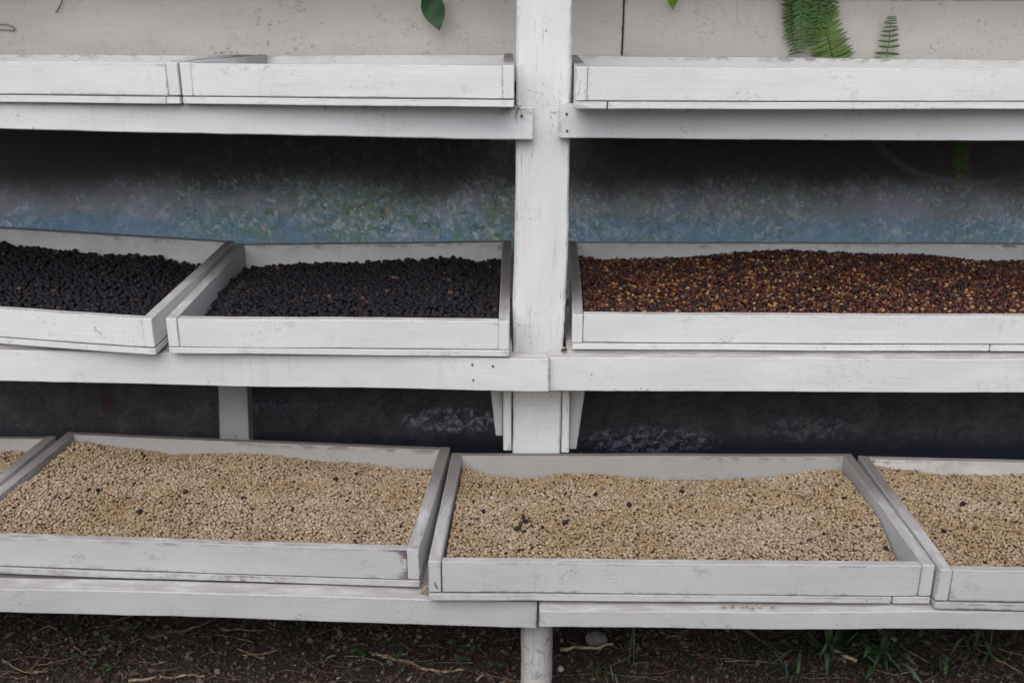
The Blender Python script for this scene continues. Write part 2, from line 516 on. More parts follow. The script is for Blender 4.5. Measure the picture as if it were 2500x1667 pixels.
# ------------------------------------------------------------------ painted wall behind the rack
YW = 3.285
def mural_mat():
    M = NT('mural_paint')
    tc = M.n('ShaderNodeTexCoord').outputs['Object']
    sp = M.n('ShaderNodeSeparateXYZ'); M.l(tc, sp.inputs[0])
    x, z = sp.outputs[0], sp.outputs[2]
    wav = M.noise(M.vmul(tc, (2.2, 0, 2.2)), 1.0, 3, 0.6)
    zz = M.math('ADD', z, M.math('MULTIPLY_ADD', wav, 0.20, -0.10))
    zb_ = M.math('ADD', z, M.math('MULTIPLY_ADD', M.noise(M.vmul(tc, (4, 0, 9)), 1.0, 4, 0.65), 0.12, -0.06))
    # ground tones: dark umber overhead, grey-lavender mist, blue water below
    c = M.mix(M.step(zz, 0.90, 1.05), (0.30, 0.295, 0.335), (0.105, 0.092, 0.085))
    c = M.mix(M.step(zb_, 0.865, 0.925), (0.15, 0.275, 0.415), c)
    # brush dabs, two sizes, slanted strokes
    wn = M.noise(tc, 22, 3, 0.6, color=True)
    warp = M.n('ShaderNodeVectorMath', operation='MULTIPLY_ADD')
    M.l(wn, warp.inputs[0]); warp.inputs[1].default_value = (0.07, 0.07, 0.07); M.l(tc, warp.inputs[2])
    rot = M.n('ShaderNodeMapping'); rot.inputs['Rotation'].default_value = (0, R(32), 0); M.l(warp.outputs[0], rot.inputs['Vector'])
    PAL = [(0.0, (0.075, 0.13, 0.065)), (0.16, (0.18, 0.32, 0.12)), (0.34, (0.20, 0.42, 0.46)), (0.50, (0.56, 0.57, 0.68)), (0.64, (0.13, 0.30, 0.54)),
           (0.78, (0.42, 0.58, 0.42)), (0.90, (0.72, 0.70, 0.68)), (0.965, (0.65, 0.42, 0.34))]
    def dabs(scale, seedmul):
        dv = M.vor(M.vmul(rot.outputs[0], (1.5 * seedmul, 1, 0.8)), scale)
        sc = M.n('ShaderNodeSeparateColor'); M.l(dv.outputs['Color'], sc.inputs[0])
        return M.ramp(sc.outputs[0], PAL, 'CONSTANT'), M.step(dv.outputs['Distance'], 0.2, 0.7, 1, 0), sc.outputs[1]
    gz_ = M.noise(M.vmul(tc, (3.1, 0, 4.5)), 1.0, 4, 0.65)
    gb = M.math('MULTIPLY', M.step(zz, 0.80, 0.86, 0.5, 1), M.step(zz, 0.92, 1.03, 1, 0))
    c = M.mix(M.math('MULTIPLY', M.math('MULTIPLY', M.step(gz_, 0.44, 0.60, 0, 0.75), gb), M.math('MULTIPLY', M.step(x, -1.2, -0.75), M.step(x, 0.05, 0.3, 1, 0.35))), c, (0.20, 0.27, 0.16))
    c = M.mix(M.math('MULTIPLY', M.step(gz_, 0.50, 0.36, 0.6, 0) if False else M.step(gz_, 0.36, 0.50, 0.45, 0), gb), c, (0.42, 0.41, 0.54))
    leftm = M.step(x, -1.30, -0.75)
    leftm = M.math('MULTIPLY', leftm, M.step(x, 0.1, 0.35, 1, 0.5))
    patch = M.step(M.noise(M.vmul(tc, (3.6, 0, 7)), 1.0, 4, 0.65), 0.33, 0.55)
    band = M.math('MULTIPLY', M.step(zz, 0.79, 0.85, 0.55, 1), M.step(zz, 0.94, 1.07, 1, 0))
    f = M.math('MULTIPLY', M.math('MULTIPLY', band, patch), M.math('MULTIPLY_ADD', leftm, 0.65, 0.35))
    dv = None
    for scale, mul, amt in ((26, 1.0, 0.5), (48, 1.13, 0.75), (90, 0.93, 0.8)):
        dc, soft, rnd = dabs(scale, mul)
        c = M.mix(M.math('MULTIPLY', M.math('MULTIPLY', f, soft), M.step(rnd, 0.2, 0.45, 0, amt)), c, dc)
    # lavender / white mist strokes
    st = M.noise(M.vmul(rot.outputs[0], (13, 0, 24)), 1.0, 5, 0.72, 0.6)
    mist = M.math('MULTIPLY', M.step(st, 0.48, 0.72), M.math('MULTIPLY', M.step(zz, 0.80, 0.86), M.step(zz, 0.91, 0.99, 1, 0)))
    mist = M.math('MULTIPLY', mist, M.step(M.noise(M.vmul(tc, (2.7, 0, 5)), 1.0, 3, 0.6), 0.38, 0.62, 0.25, 1))
    c = M.mix(M.math('MULTIPLY', mist, 0.8), c, (0.62, 0.66, 0.76))
    # upper part: mottled dull green and umber
    um = M.noise(tc, 40, 4, 0.7)
    c = M.mix(M.math('MULTIPLY', M.math('MULTIPLY', M.step(zz, 0.95, 1.03), leftm), M.step(um, 0.48, 0.72, 0, 0.6)), c, (0.20, 0.225, 0.165))
    hv = M.n('ShaderNodeHueSaturation'); hv.inputs['Saturation'].default_value = 0.88; M.l(M.step(zz, 0.94, 1.04, 1.42, 1.0), hv.inputs['Value']); M.l(c, hv.inputs['Color']); c = hv.outputs[0]
    # pale painted arc
    dx = M.math('SUBTRACT', x, 1.42); dz = M.math('MULTIPLY', M.math('SUBTRACT', z, 1.25), 1.45)
    rr = M.math('SQRT', M.math('ADD', M.math('MULTIPLY', dx, dx), M.math('MULTIPLY', dz, dz)))
    arc = M.step(M.math('ABSOLUTE', M.math('SUBTRACT', rr, 0.345)), 0.004, 0.022, 0.6, 0)
    c = M.mix(M.math('MULTIPLY', arc, M.step(st, 0.3, 0.6, 0.1, 0.7)), c, (0.36, 0.35, 0.40))
    # low part of the wall: slate paint, crackled, pale wave patches, navy foot
    low = M.step(z, 0.52, 0.58, 1, 0)
    ln = M.math('ADD', M.math('MULTIPLY', M.noise(rot.outputs[0], 9, 5, 0.7), 0.45), M.math('MULTIPLY', M.noise(M.vmul(rot.outputs[0], (26, 0, 62)), 1.0, 6, 0.75), 0.55))
    lc = M.mix(M.step(ln, 0.40, 0.62), (0.085, 0.083, 0.092), (0.165, 0.16, 0.172))
    lc = M.mix(M.step(M.math('MULTIPLY_ADD', ln, 0.09, z), 0.135, 0.22), (0.045, 0.05, 0.075), lc)
    def blob(cx, cz, sx_, sz_):
        a = M.math('MULTIPLY', M.math('SUBTRACT', x, cx), 1 / sx_)
        b = M.math('MULTIPLY', M.math('SUBTRACT', z, cz), 1 / sz_)
        return M.step(M.math('ADD', M.math('MULTIPLY', a, a), M.math('MULTIPLY', b, b)), 0.1, 1.0, 1, 0)
    crk = M.n('ShaderNodeTexVoronoi', feature='DISTANCE_TO_EDGE'); M.l(warp.outputs[0], crk.inputs['Vector'])
    crk.inputs['Scale'].default_value = 34
    cw = M.step(crk.outputs['Distance'], 0.02, 0.07, 0.0, 1)
    st2 = M.step(M.noise(M.vmul(rot.outputs[0], (30, 0, 52)), 1.0, 5, 0.75, 0.8), 0.46, 0.58)
    bl = M.math('ADD', M.math('MULTIPLY', blob(-0.20, 0.195, 0.20, 0.055), 1.6), M.math('ADD', M.math('MULTIPLY', blob(0.47, 0.125, 0.28, 0.06), 0.85), M.math('MULTIPLY', blob(1.02, 0.165, 0.20, 0.06), 0.4)), None, True)
    bl = M.math('ADD', bl, M.math('MULTIPLY', blob(-0.85, 0.24, 0.3, 0.04), 0.35), None, True)
    lc = M.mix(M.math('MULTIPLY', bl, M.math('MULTIPLY', st2, cw)), lc, (0.50, 0.53, 0.68))
    rx = M.math('MULTIPLY', M.step(M.math('ABSOLUTE', M.math('ADD', x, 1.352)), 0.018, 0.028, 1, 0), M.step(M.math('ABSOLUTE', M.math('SUBTRACT', z, 0.247)), 0.03, 0.042, 1, 0))
    lc = M.mix(M.math('MULTIPLY', rx, M.step(ln, 0.3, 0.6, 0.2, 0.6)), lc, (0.12, 0.035, 0.038))
    c = M.mix(low, c, lc)
    bump = M.math('ADD', um, st)
    return M.fin(c, 0.5, M.bump(M.math('ADD', bump, M.math('MULTIPLY', ln, 0.8)), 0.35, 0.005))

nxw, nzw = 90, 50
V = []; F = []
for side, yo in ((0, YW), (1, YW + 0.12)):
    for j in range(nzw + 1):
        for i in range(nxw + 1):
            x = -2.6 + 5.2 * i / nxw; z = -0.05 + 2.6 * j / nzw
            V.append((x, yo + (0.006 * mnoise.noise((x * 1.7, z * 1.7, 2)) if side == 0 else 0), z))
nw = (nxw + 1) * (nzw + 1)
for j in range(nzw):
    for i in range(nxw):
        a = j * (nxw + 1) + i
        F.append((a, a + 1, a + nxw + 2, a + nxw + 1)); F.append((nw + a, nw + a + nxw + 1, nw + a + nxw + 2, nw + a + 1))
for i in range(nxw):
    t = nzw * (nxw + 1) + i; F.append((t, t + 1, nw + t + 1, nw + t)); F.append((i, nw + i, nw + i + 1, i + 1))
for j in range(nzw):
    a = j * (nxw + 1); b = a + nxw; F.append((a, a + nxw + 1, nw + a + nxw + 1, nw + a)); F.append((b, nw + b, nw + b + nxw + 1, b + nxw + 1))
wall = link('painted_wall', mesh_np('painted_wall', V, F, False), mural_mat(), recenter=False)
tag(wall, 'dark mural painted wall with blue and green dabs behind the white shelves', 'wall')

# ------------------------------------------------------------------ the white rack
rack = root('shelf_rack', (0.07, 2.6, 0), 'white painted timber shelf rack with central post and three tiers', 'shelf rack')

# post, slightly crooked, built in sections of one mesh
def post_mesh():
    prof = [(-0.01, 0.002, 0.133), (0.40, 0.004, 0.133), (0.60, 0.003, 0.133), (0.70, 0.002, 0.134), (0.83, 0.002, 0.1375), (0.98, 0.005, 0.141), (1.12, 0.007, 0.139),
            (1.25, 0.007, 0.139), (1.46, 0.006, 0.1385), (1.57, 0.007, 0.137), (2.1, 0.009, 0.136)]
    zs = [p[0] for p in prof]
    Z = np.arange(-0.01, 2.1, 0.012)
    V = []; bc = []; ed = []; Fc = []
    y0, y1 = 2.6165, 2.715
    b = 0.004
    for z in Z:
        xl = np.interp(z, zs, [p[1] for p in prof]); xr = np.interp(z, zs, [p[2] for p in prof])
        xl += 0.0016 * mnoise.noise((z * 9, 1, 2)) + 0.0010 * mnoise.noise((z * 40, 5, 2))
        xr += 0.0022 * mnoise.noise((z * 11, 9, 2)) + 0.0016 * mnoise.noise((z * 45, 3, 2))
        ring = []
        for f in (0, .06, .15, .3, .5, .7, .85, .94, 1): ring.append((xl + b + (xr - xl - 2 * b) * f, y0, min(f, 1 - f) * .13, 0))
        for f in (0, .1, .5, .9, 1): ring.append((xr, y0 + b + (y1 - y0 - 2 * b) * f, min(f, 1 - f) * .09, 1))
        for f in (0, .5, 1): ring.append((xr - b - (xr - xl - 2 * b) * f, y1, min(f, 1 - f) * .13, 2))
        for f in (0, .1, .5, .9, 1): ring.append((xl, y1 - b - (y1 - y0 - 2 * b) * f, min(f, 1 - f) * .09, 3))
        for x, y, e, k in ring:
            y += 0.0008 * mnoise.noise((x * 30, z * 6, k))
            V.append((x, y, z)); bc.append((z, x * 1.0 + y + k * .3, y)); ed.append(e)
    m = 22
    for i in range(len(Z) - 1):
        for j in range(m):
            j2 = (j + 1) % m
            Fc.append((i * m + j, i * m + j2, (i + 1) * m + j2, (i + 1) * m + j))
    Fc.append(tuple(range(m))[::-1]); Fc.append(tuple((len(Z) - 1) * m + j for j in range(m)))
    me = mesh_np('post', V, Fc)
    a1 = me.attributes.new('bc', 'FLOAT_VECTOR', 'POINT'); a1.data.foreach_set('vector', np.array(bc, np.float32).ravel())
    a2 = me.attributes.new('edge', 'FLOAT', 'POINT'); a2.data.foreach_set('value', np.array(ed, np.float32))
    return me
link('post', post_mesh(), MAT['post'], rack)

XL, XR = -2.2, 2.2
# top rails (nailed on the post's face)
def rail(x0, x1, yf, th, top, bot, mat='rail', **kw):
    f = lambda v, i: v[i] if isinstance(v, tuple) else v
    q = lambda x, i: [(x, f(yf, i), f(bot, i)), (x, f(yf, i) + th, f(bot, i)), (x, f(yf, i) + th, f(top, i)), (x, f(yf, i), f(top, i))]
    return board('rail', q(x0, 0), q(x1, 1), MAT[mat], rack, **kw)

rail(XL, 0.051, 2.583, 0.031, (1.336, 1.333), (1.283, 1.2545), wob=0.004, freq=2.2)
rail(0.1105, XR, 2.583, 0.031, (1.335, 1.330), (1.2565, 1.257), wob=0.003)
# middle rails stand in front of the post
rail(XL, 0.0925, (2.600, 2.507), 0.05, (0.7075, 0.7155), (0.622, 0.6265), wob=0.003)
rail(0.094, XR, (2.527, 2.532), 0.05, (0.7135, 0.7125), (0.6215, 0.620), wob=0.003)
# bottom rails
rail(XL, 0.0575, (1.985, 1.968), 0.045, (0.405, 0.3605), (0.352, 0.2925), mat='rail_dim', wob=0.0035)
rail(0.0625, XR, (1.925, 1.93), 0.06, (0.3685, 0.374), (0.3285, 0.322), mat='rail_dim', wob=0.004)

NAIL = flat('rusty_nail', (0.11, 0.10, 0.095), 0.6)
def nail(x, y, z, r=0.0032):
    V = [(x, y - 0.0016, z)] + [(x + r * math.cos(k * .7854), y - 0.0008, z + r * math.sin(k * .7854)) for k in range(8)] + [(x + r * math.cos(k * .7854), y + 0.003, z + r * math.sin(k * .7854)) for k in range(8)]
    F = [(0, 1 + (k + 1) % 8, 1 + k) for k in range(8)] + [(1 + k, 1 + (k + 1) % 8, 9 + (k + 1) % 8, 9 + k) for k in range(8)]
    link('nail', mesh_np('nail', V, F), NAIL, rack)
for x, y, z in ((-0.835, 2.5455, 0.703), (-0.89, 2.5475, 0.702), (-0.10, 2.513, 0.697), (-0.048, 2.511, 0.694), (-0.098, 2.5135, 0.655), (0.02, 2.5815, 1.31), (0.128, 2.5815, 1.315), (0.13, 2.5815, 1.275)):
    nail(x, y, z)

# shelf boards; the tiers sag a little
def shelf(y0, y1, za, zb, x0=XL, x1=XR, th=0.02):
    xboard('shelf_board', x0, x1, y0, y1, 0, 0, MAT['shelf'], rack) if False else None
    q = lambda x: [(x, y0, za - th), (x, y1, zb - th), (x, y1, zb), (x, y0, za)]
    return board('shelf_board', q(x0), q(x1), MAT['shelf'], rack, wob=0.0015, step=0.05)

for x0, x1 in ((XL, 0.003), (0.141, XR)):
    shelf(2.625, 2.80, 1.329, 1.317, x0, x1); shelf(2.84, 3.0, 1.314, 1.304, x0, x1); shelf(3.04, 3.235, 1.302, 1.29, x0, x1)
for x0, x1 in ((XL, 0.000), (0.1425, XR)):
    shelf(2.566 if x0 > 0 else 2.585, 2.90, 0.7165, 0.729, x0, x1); shelf(3.01, 3.235, 0.734, 0.744, x0, x1)
zb = lambda y: 0.3725 - (y - 1.95) * 0.0805
for y0, y1 in ((2.03, 2.15), (2.19, 2.34), (2.38, 2.54)):
    shelf(y0, y1, zb(y0) - 0.003, zb(y1) - 0.003)
# lip boards that carry the trays' front edge at the lowest tier
board('shelf_board', [(XL, 1.9865, 0.395), (XL, 2.028, 0.395), (XL, 2.028, 0.41), (XL, 1.9865, 0.41)],
      [(0.06, 1.972, 0.3465), (0.06, 2.028, 0.3465), (0.06, 2.028, 0.3615), (0.06, 1.972, 0.3615)], MAT['shelf'], rack, wob=0.001) if False else None

# cleats beside the post below the middle tier
zboard('cleat', 0.405, 0.618, (-0.022, -0.0225), (0.0005, 0.0), 2.6185, 2.70, MAT['post'], rack)
zboard('cleat', 0.400, 0.618, (0.136, 0.1345), (0.157, 0.1545), 2.6185, 2.70, MAT['post'], rack)
zboard('cleat', 0.421, 0.618, (-0.044, -0.064), (-0.0255, -0.0255), 2.68, 2.74, MAT['post'], rack)
zboard('cleat', 0.382, 0.618, (0.160, 0.159), (0.181, 0.205), 2.68, 2.74, MAT['post'], rack)
# rear upright under the middle shelf
zboard('rear_upright', -0.01, 0.71, (-0.925, -0.885), (-0.832, -0.797), 3.016, 3.07, MAT['post'], rack)

# front leg: a sawn stake beside a round pole
def pole_mesh(cx, cy, r, z0, z1, seed):
    V = []; bc = []; ed = []; Fc = []
    Z = np.arange(z0, z1 + 1e-6, 0.006); m = 20
    for z in Z:
        for k in range(m):
            t = 2 * math.pi * k / m
            rr = r * (1 + 0.07 * mnoise.noise((math.cos(t) * 1.4 + seed, math.sin(t) * 1.4, z * 10)) + 0.035 * mnoise.noise((math.cos(t) * 4 + seed, math.sin(t) * 4, z * 45)))
            V.append((cx + rr * math.cos(t), cy + rr * math.sin(t), z)); bc.append((z, t * r + seed, 0.3)); ed.append(0.03)
    for i in range(len(Z) - 1):
        for j in range(m):
            j2 = (j + 1) % m
            Fc.append((i * m + j, i * m + j2, (i + 1) * m + j2, (i + 1) * m + j))
    Fc.append(tuple(range(m))[::-1]); Fc.append(tuple((len(Z) - 1) * m + j for j in range(m)))
    me = mesh_np('leg', V, Fc, True)
    a1 = me.attributes.new('bc', 'FLOAT_VECTOR', 'POINT'); a1.data.foreach_set('vector', np.array(bc, np.float32).ravel())
    a2 = me.attributes.new('edge', 'FLOAT', 'POINT'); a2.data.foreach_set('value', np.array(ed, np.float32))
    return me
link('leg', pole_mesh(0.0605, 2.058, 0.0365, -0.02, 0.338, 3.1), MAT['leg'], rack)
for xx in (-1.95, 1.95):
    zboard('leg', -0.02, 0.32, xx, xx + 0.07, 2.03, 2.09, MAT['leg'], rack)
    zboard('leg', -0.02, 0.31, xx, xx + 0.07, 2.45, 2.52, MAT['leg'], rack)
    zboard('post', -0.01, 2.1, xx, xx + 0.13, 2.632, 2.72, MAT['post'], rack)

# back planks of the top tier
YB = 3.246
def bplank(x0, x1, z0, z1a, z1b=None):
    z1b = z1a if z1b is None else z1b
    q = lambda x, zt: [(x, YB, z0), (x, YB + 0.026, z0), (x, YB + 0.026, zt), (x, YB, zt)]
    return board('back_plank', q(x0, z1a), q(x1, z1b), MAT['plank'], rack, wob=0.002)
bplank(XL, 0.318, 1.315, 1.565, 1.565)
bplank(0.3235, XR, 1.317, 1.552, 1.556)
# unseen planter ledge the ferns hang from, widened to shade the back planks
xboard('ledge', XL, XR, 2.95, 3.28, 1.70, 1.72, MAT['shelf'], rack, step=0.06)

# ------------------------------------------------------------------ trays
T_W = 0.0265
def tray(name_label, FL, FR, BR, BL, h=0.095, hb=None, old=False, seams=(), group='white drying trays on the rack', wob=0.002, age=(-0.1, 1.05), back_darken=0.5, bowR=0.0, darkenL=None, darkenR=None, seam=0.0009):
    FL, FR, BR, BL = [np.array(p, float) for p in (FL, FR, BR, BL)]
    hb = h if hb is None else hb
    m = MAT['tray_old'] if old else (MAT['tray_dim'] if FL[2] < 0.6 else MAT['tray'])
    c = (FL + FR + BR + BL) / 4
    t = root('drying_tray', (c[0], c[1], c[2] - h), name_label, 'tray', group)
    dn = np.array([0, 0, 1.0])
    BT = 0.0165; GAP = 0.0024
    ux = (FR - FL) / np.linalg.norm(FR - FL); uxb = (BR - BL) / np.linalg.norm(BR - BL)
    def up(p, z): return p - dn * z
    lo_f, lo_b = h - BT - GAP, hb - BT - GAP
    # side boards, front to back
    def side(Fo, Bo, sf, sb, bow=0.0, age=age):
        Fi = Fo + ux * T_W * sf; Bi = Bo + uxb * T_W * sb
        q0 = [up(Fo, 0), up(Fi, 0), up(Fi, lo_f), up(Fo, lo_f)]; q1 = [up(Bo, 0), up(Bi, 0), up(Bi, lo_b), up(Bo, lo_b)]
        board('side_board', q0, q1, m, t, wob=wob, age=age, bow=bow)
    side(FL, BL, 1, 1, 0.0, darkenL or age); side(FR, BR, -1, -1, bowR, darkenR or age)
    # front and back boards between them
    G = T_W + seam
    fl, fr = FL + ux * G, FR - ux * G
    bl, br = BL + uxb * G, BR - uxb * G
    dl = (BL - FL) / np.linalg.norm(BL - FL); dr = (BR - FR) / np.linalg.norm(BR - FR)
    rec = 0.0005; th = 0.023; dz = np.array([0, 0, -0.0012])
    def cross(p, d, low, inner):
        a = p + d * rec * inner + dz; b = p + d * (th) * inner + dz
        return [a, b, b - dn * (low - 0.0012), a - dn * (low - 0.0012)]
    board('front_board', cross(fl, dl, lo_f, 1), cross(fr, dr, lo_f, 1), m, t, wob=wob)
    board('back_board', cross(bl, dl, lo_b, -1), cross(br, dr, lo_b, -1), MAT['tray_in'], t, wob=wob, age=(back_darken, back_darken))
    # base boards, their front edge shows as a thin strip
    us = [0.0, *seams, 1.0]
    for a, b in zip(us[:-1], us[1:]):
        e = 0.0009
        def pt(u, back):
            p = (BL + (BR - BL) * u) if back else (FL + (FR - FL) * u)
            return p
        ua, ub = a + (e if a > 0 else 0), b - (e if b < 1 else 0)
        def sect(u):
            f, k = pt(u, 0) - dl * 0.0012, pt(u, 1)
            return [up(f, h), up(k, hb), up(k, hb - BT), up(f, h - BT)]
        board('base_board', sect(ua), sect(ub), m, t, wob=wob * 0.8)
    return dict(FL=FL, FR=FR, BR=BR, BL=BL, h=h)

TR = {}
TR['T1'] = tray('empty white tray with spilled yellow beans on its rim, top shelf left end', (-1.75, 2.585, 1.432), (-0.786, 2.557, 1.432), (-0.750, 3.19, 1.394), (-1.75, 3.19, 1.394), seams=(0.965,), age=(0.1,0.9), back_darken=0.2, bowR=0.008, seam=0.0003)
TR['T2'] = tray('empty white tray on the top shelf touching the left side of the post', (-0.781, 2.558, 1.432), (0.002, 2.515, 1.434), (-0.001, 3.19, 1.402), (-0.740, 3.19, 1.394), age=(0.1,0.9), back_darken=0.2, seam=0.0005, darkenR=(0.3,1.0))
TR['T3'] = tray('long empty white tray on the top shelf in front of the ferns', (0.143, 2.494, 1.434), (1.75, 2.545, 1.434), (1.75, 3.19, 1.393), (0.160, 3.19, 1.399), seams=(0.0465,), age=(0.1,0.6), back_darken=0.2, darkenL=(0.35, 1.1))
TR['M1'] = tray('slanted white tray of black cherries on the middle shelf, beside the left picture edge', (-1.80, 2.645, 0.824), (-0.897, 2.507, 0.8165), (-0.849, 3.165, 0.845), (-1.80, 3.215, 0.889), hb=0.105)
TR['M2'] = tray('white tray of black cherries on the middle shelf touching the post', (-0.865, 2.516, 0.8165), (-0.007, 2.508, 0.8165), (-0.003, 3.186, 0.846), (-0.838, 3.142, 0.844), hb=0.098, darkenR=(0.38, 1.1))
TR['M3'] = tray('long white tray of red-brown beans on the middle shelf right of the post', (0.154, 2.555, 0.8185), (1.80, 2.56, 0.819), (1.80, 3.193, 0.847), (0.172, 3.183, 0.846), hb=0.098, seams=(0.65,), age=(-0.1,1.0), back_darken=0.05, darkenL=(0.38, 1.1))
TR['B1'] = tray('white tray of pale beans on the lowest shelf at the left picture edge', (-2.15, 2.05, 0.468), (-1.268, 2.06, 0.466), (-1.268, 2.69, 0.409), (-2.15, 2.68, 0.411), hb=0.092, back_darken=0.75)
TR['B2'] = tray('grimy white tray of pale beans with purple stains along its front, lowest shelf', (-1.252, 2.048, 0.4725), (-0.199, 2.005, 0.467), (-0.166, 2.618, 0.416), (-1.249, 2.721, 0.408), hb=0.092, old=True, back_darken=0.75)
TR['B3'] = tray('white tray of pale beans under the post with a dark cherry cluster, lowest shelf', (-0.174, 1.952, 0.470), (0.895, 1.947, 0.471), (0.915, 2.587, 0.419), (-0.160, 2.577, 0.420), hb=0.092, seams=(0.925,), back_darken=0.8)
TR['B4'] = tray('white tray of pale beans on the lowest shelf, cut off by the right picture edge', (0.899, 1.931, 0.470), (1.85, 1.90, 0.473), (1.85, 2.53, 0.422), (0.928, 2.573, 0.420), hb=0.092, back_darken=0.55)

# ------------------------------------------------------------------ bean meshes
def bean_template(kind, seed):
    r = random.Random(seed)
    m, rings = 8, 4
    V = [(0, 0, 1)]
    for i in range(1, rings):
        ph = math.pi * i / rings
        for k in range(m):
            t = 2 * math.pi * k / m
            V.append((math.sin(ph) * math.cos(t), math.sin(ph) * math.sin(t), math.cos(ph)))
    V.append((0, 0, -1))
    V = np.array(V)
    if kind == 'cherry':
        k = np.array([1 + 0.15 * (r.random() - 0.5) * 2 for _ in V])
        V = V * k[:, None] * np.array([0.52, 0.47, 0.44])
    elif kind == 'pale':
        V = V * np.array([0.5, 0.45, 0.40])
        flatm = V[:, 2] < 0
        V[flatm, 2] *= 0.6
        V[-1, 2] = -0.06                       # crease of the flat side
        V = V * np.array([1 + 0.06 * (r.random() - 0.5) for _ in range(3)])
    else:
        k = np.array([1 + 0.14 * (r.random() - 0.5) * 2 for _ in V])
        V = V * k[:, None] * np.array([0.52, 0.44, 0.34])
    F = []
    for k in range(m): F.append((0, 1 + k, 1 + (k + 1) % m))
    for i in range(rings - 2):
        a = 1 + i * m; b = a + m
        for k in range(m):
            k2 = (k + 1) % m
            F.append((a + k, b + k, b + k2)); F.append((a + k, b + k2, a + k2))
    a = 1 + (rings - 2) * m
    for k in range(m): F.append((a + k, len(V) - 1, a + (k + 1) % m))
    return V, np.array(F)

PALE = [(0.0, (0.24, 0.168, 0.100)), (0.2, (0.315, 0.227, 0.143)), (0.55, (0.375, 0.278, 0.182)), (0.86, (0.43, 0.33, 0.225)), (0.955, (0.49, 0.42, 0.31)),
        (0.966, (0.33, 0.24, 0.11)), (0.978, (0.12, 0.055, 0.035)), (0.988, (0.04, 0.025, 0.03)), (1.0, (0.03, 0.02, 0.024))]
BLACK = [(0.0, (0.006, 0.0065, 0.012)), (0.5, (0.009, 0.0095, 0.016)), (0.85, (0.015, 0.0145, 0.022)), (0.972, (0.028, 0.024, 0.03)), (0.992, (0.06, 0.03, 0.024)), (1.0, (0.15, 0.08, 0.055))]
BROWN = [(0.0, (0.010, 0.009, 0.014)), (0.20, (0.020, 0.010, 0.014)), (0.45, (0.055, 0.015, 0.013)), (0.70, (0.12, 0.036, 0.023)), (0.85, (0.205, 0.072, 0.036)), (0.935, (0.34, 0.155, 0.06)), (1.0, (0.52, 0.35, 0.16))]
BM = {}
for k, st, ro, sp, sh in (('pale', PALE, 0.6, 0.3, 0.12), ('cherry', BLACK, 0.68, 0.22, 0.2), ('brown', BROWN, 0.45, 0.4, 0.25)):
    BM[k] = (island(k + '_beans', st, ro, sp, False, shade=sh), island(k + '_bean', st, ro, sp, True, shade=sh))
UNDER = {'pale': flat('pale_under', (0.11, 0.077, 0.05), 0.9), 'cherry': flat('cherry_under', (0.010, 0.009, 0.011), 0.9), 'brown': flat('brown_under', (0.02, 0.01, 0.009), 0.9)}
TEMPL = {k: [bean_template(k, s) for s in range(6)] for k in BM}
SIZE = {'pale': 0.0090, 'cherry': 0.0152, 'brown': 0.0120}
PITCH = {'pale': 0.0071, 'cherry': 0.0124, 'brown': 0.0093}
BMESH = {}
for k in BM:
    BMESH[k] = []
    for s, (tv, tf) in enumerate(TEMPL[k]):
        me = mesh_np('bean', tv * SIZE[k], tf, True); me.materials.append(BM[k][1]); BMESH[k].append(me)

def rotmats(n, tilt):
    z = rng.random(n) * 2 * np.pi; a = rng.random(n) * 2 * np.pi
    th = np.abs(rng.normal(0, tilt, n)); th = np.where(rng.random(n) < 0.45, np.pi - th, th)
    cz, sz = np.cos(z), np.sin(z)
    Rz = np.zeros((n, 3, 3)); Rz[:, 0, 0] = cz; Rz[:, 0, 1] = -sz; Rz[:, 1, 0] = sz; Rz[:, 1, 1] = cz; Rz[:, 2, 2] = 1
    ax = np.stack([np.cos(a), np.sin(a), np.zeros(n)], 1)
    K = np.zeros((n, 3, 3)); K[:, 0, 2] = ax[:, 1]; K[:, 1, 2] = -ax[:, 0]; K[:, 2, 0] = -ax[:, 1]; K[:, 2, 1] = ax[:, 0]
    Rt = np.eye(3)[None] + np.sin(th)[:, None, None] * K + (1 - np.cos(th))[:, None, None] * (K @ K)
    return Rt @ Rz

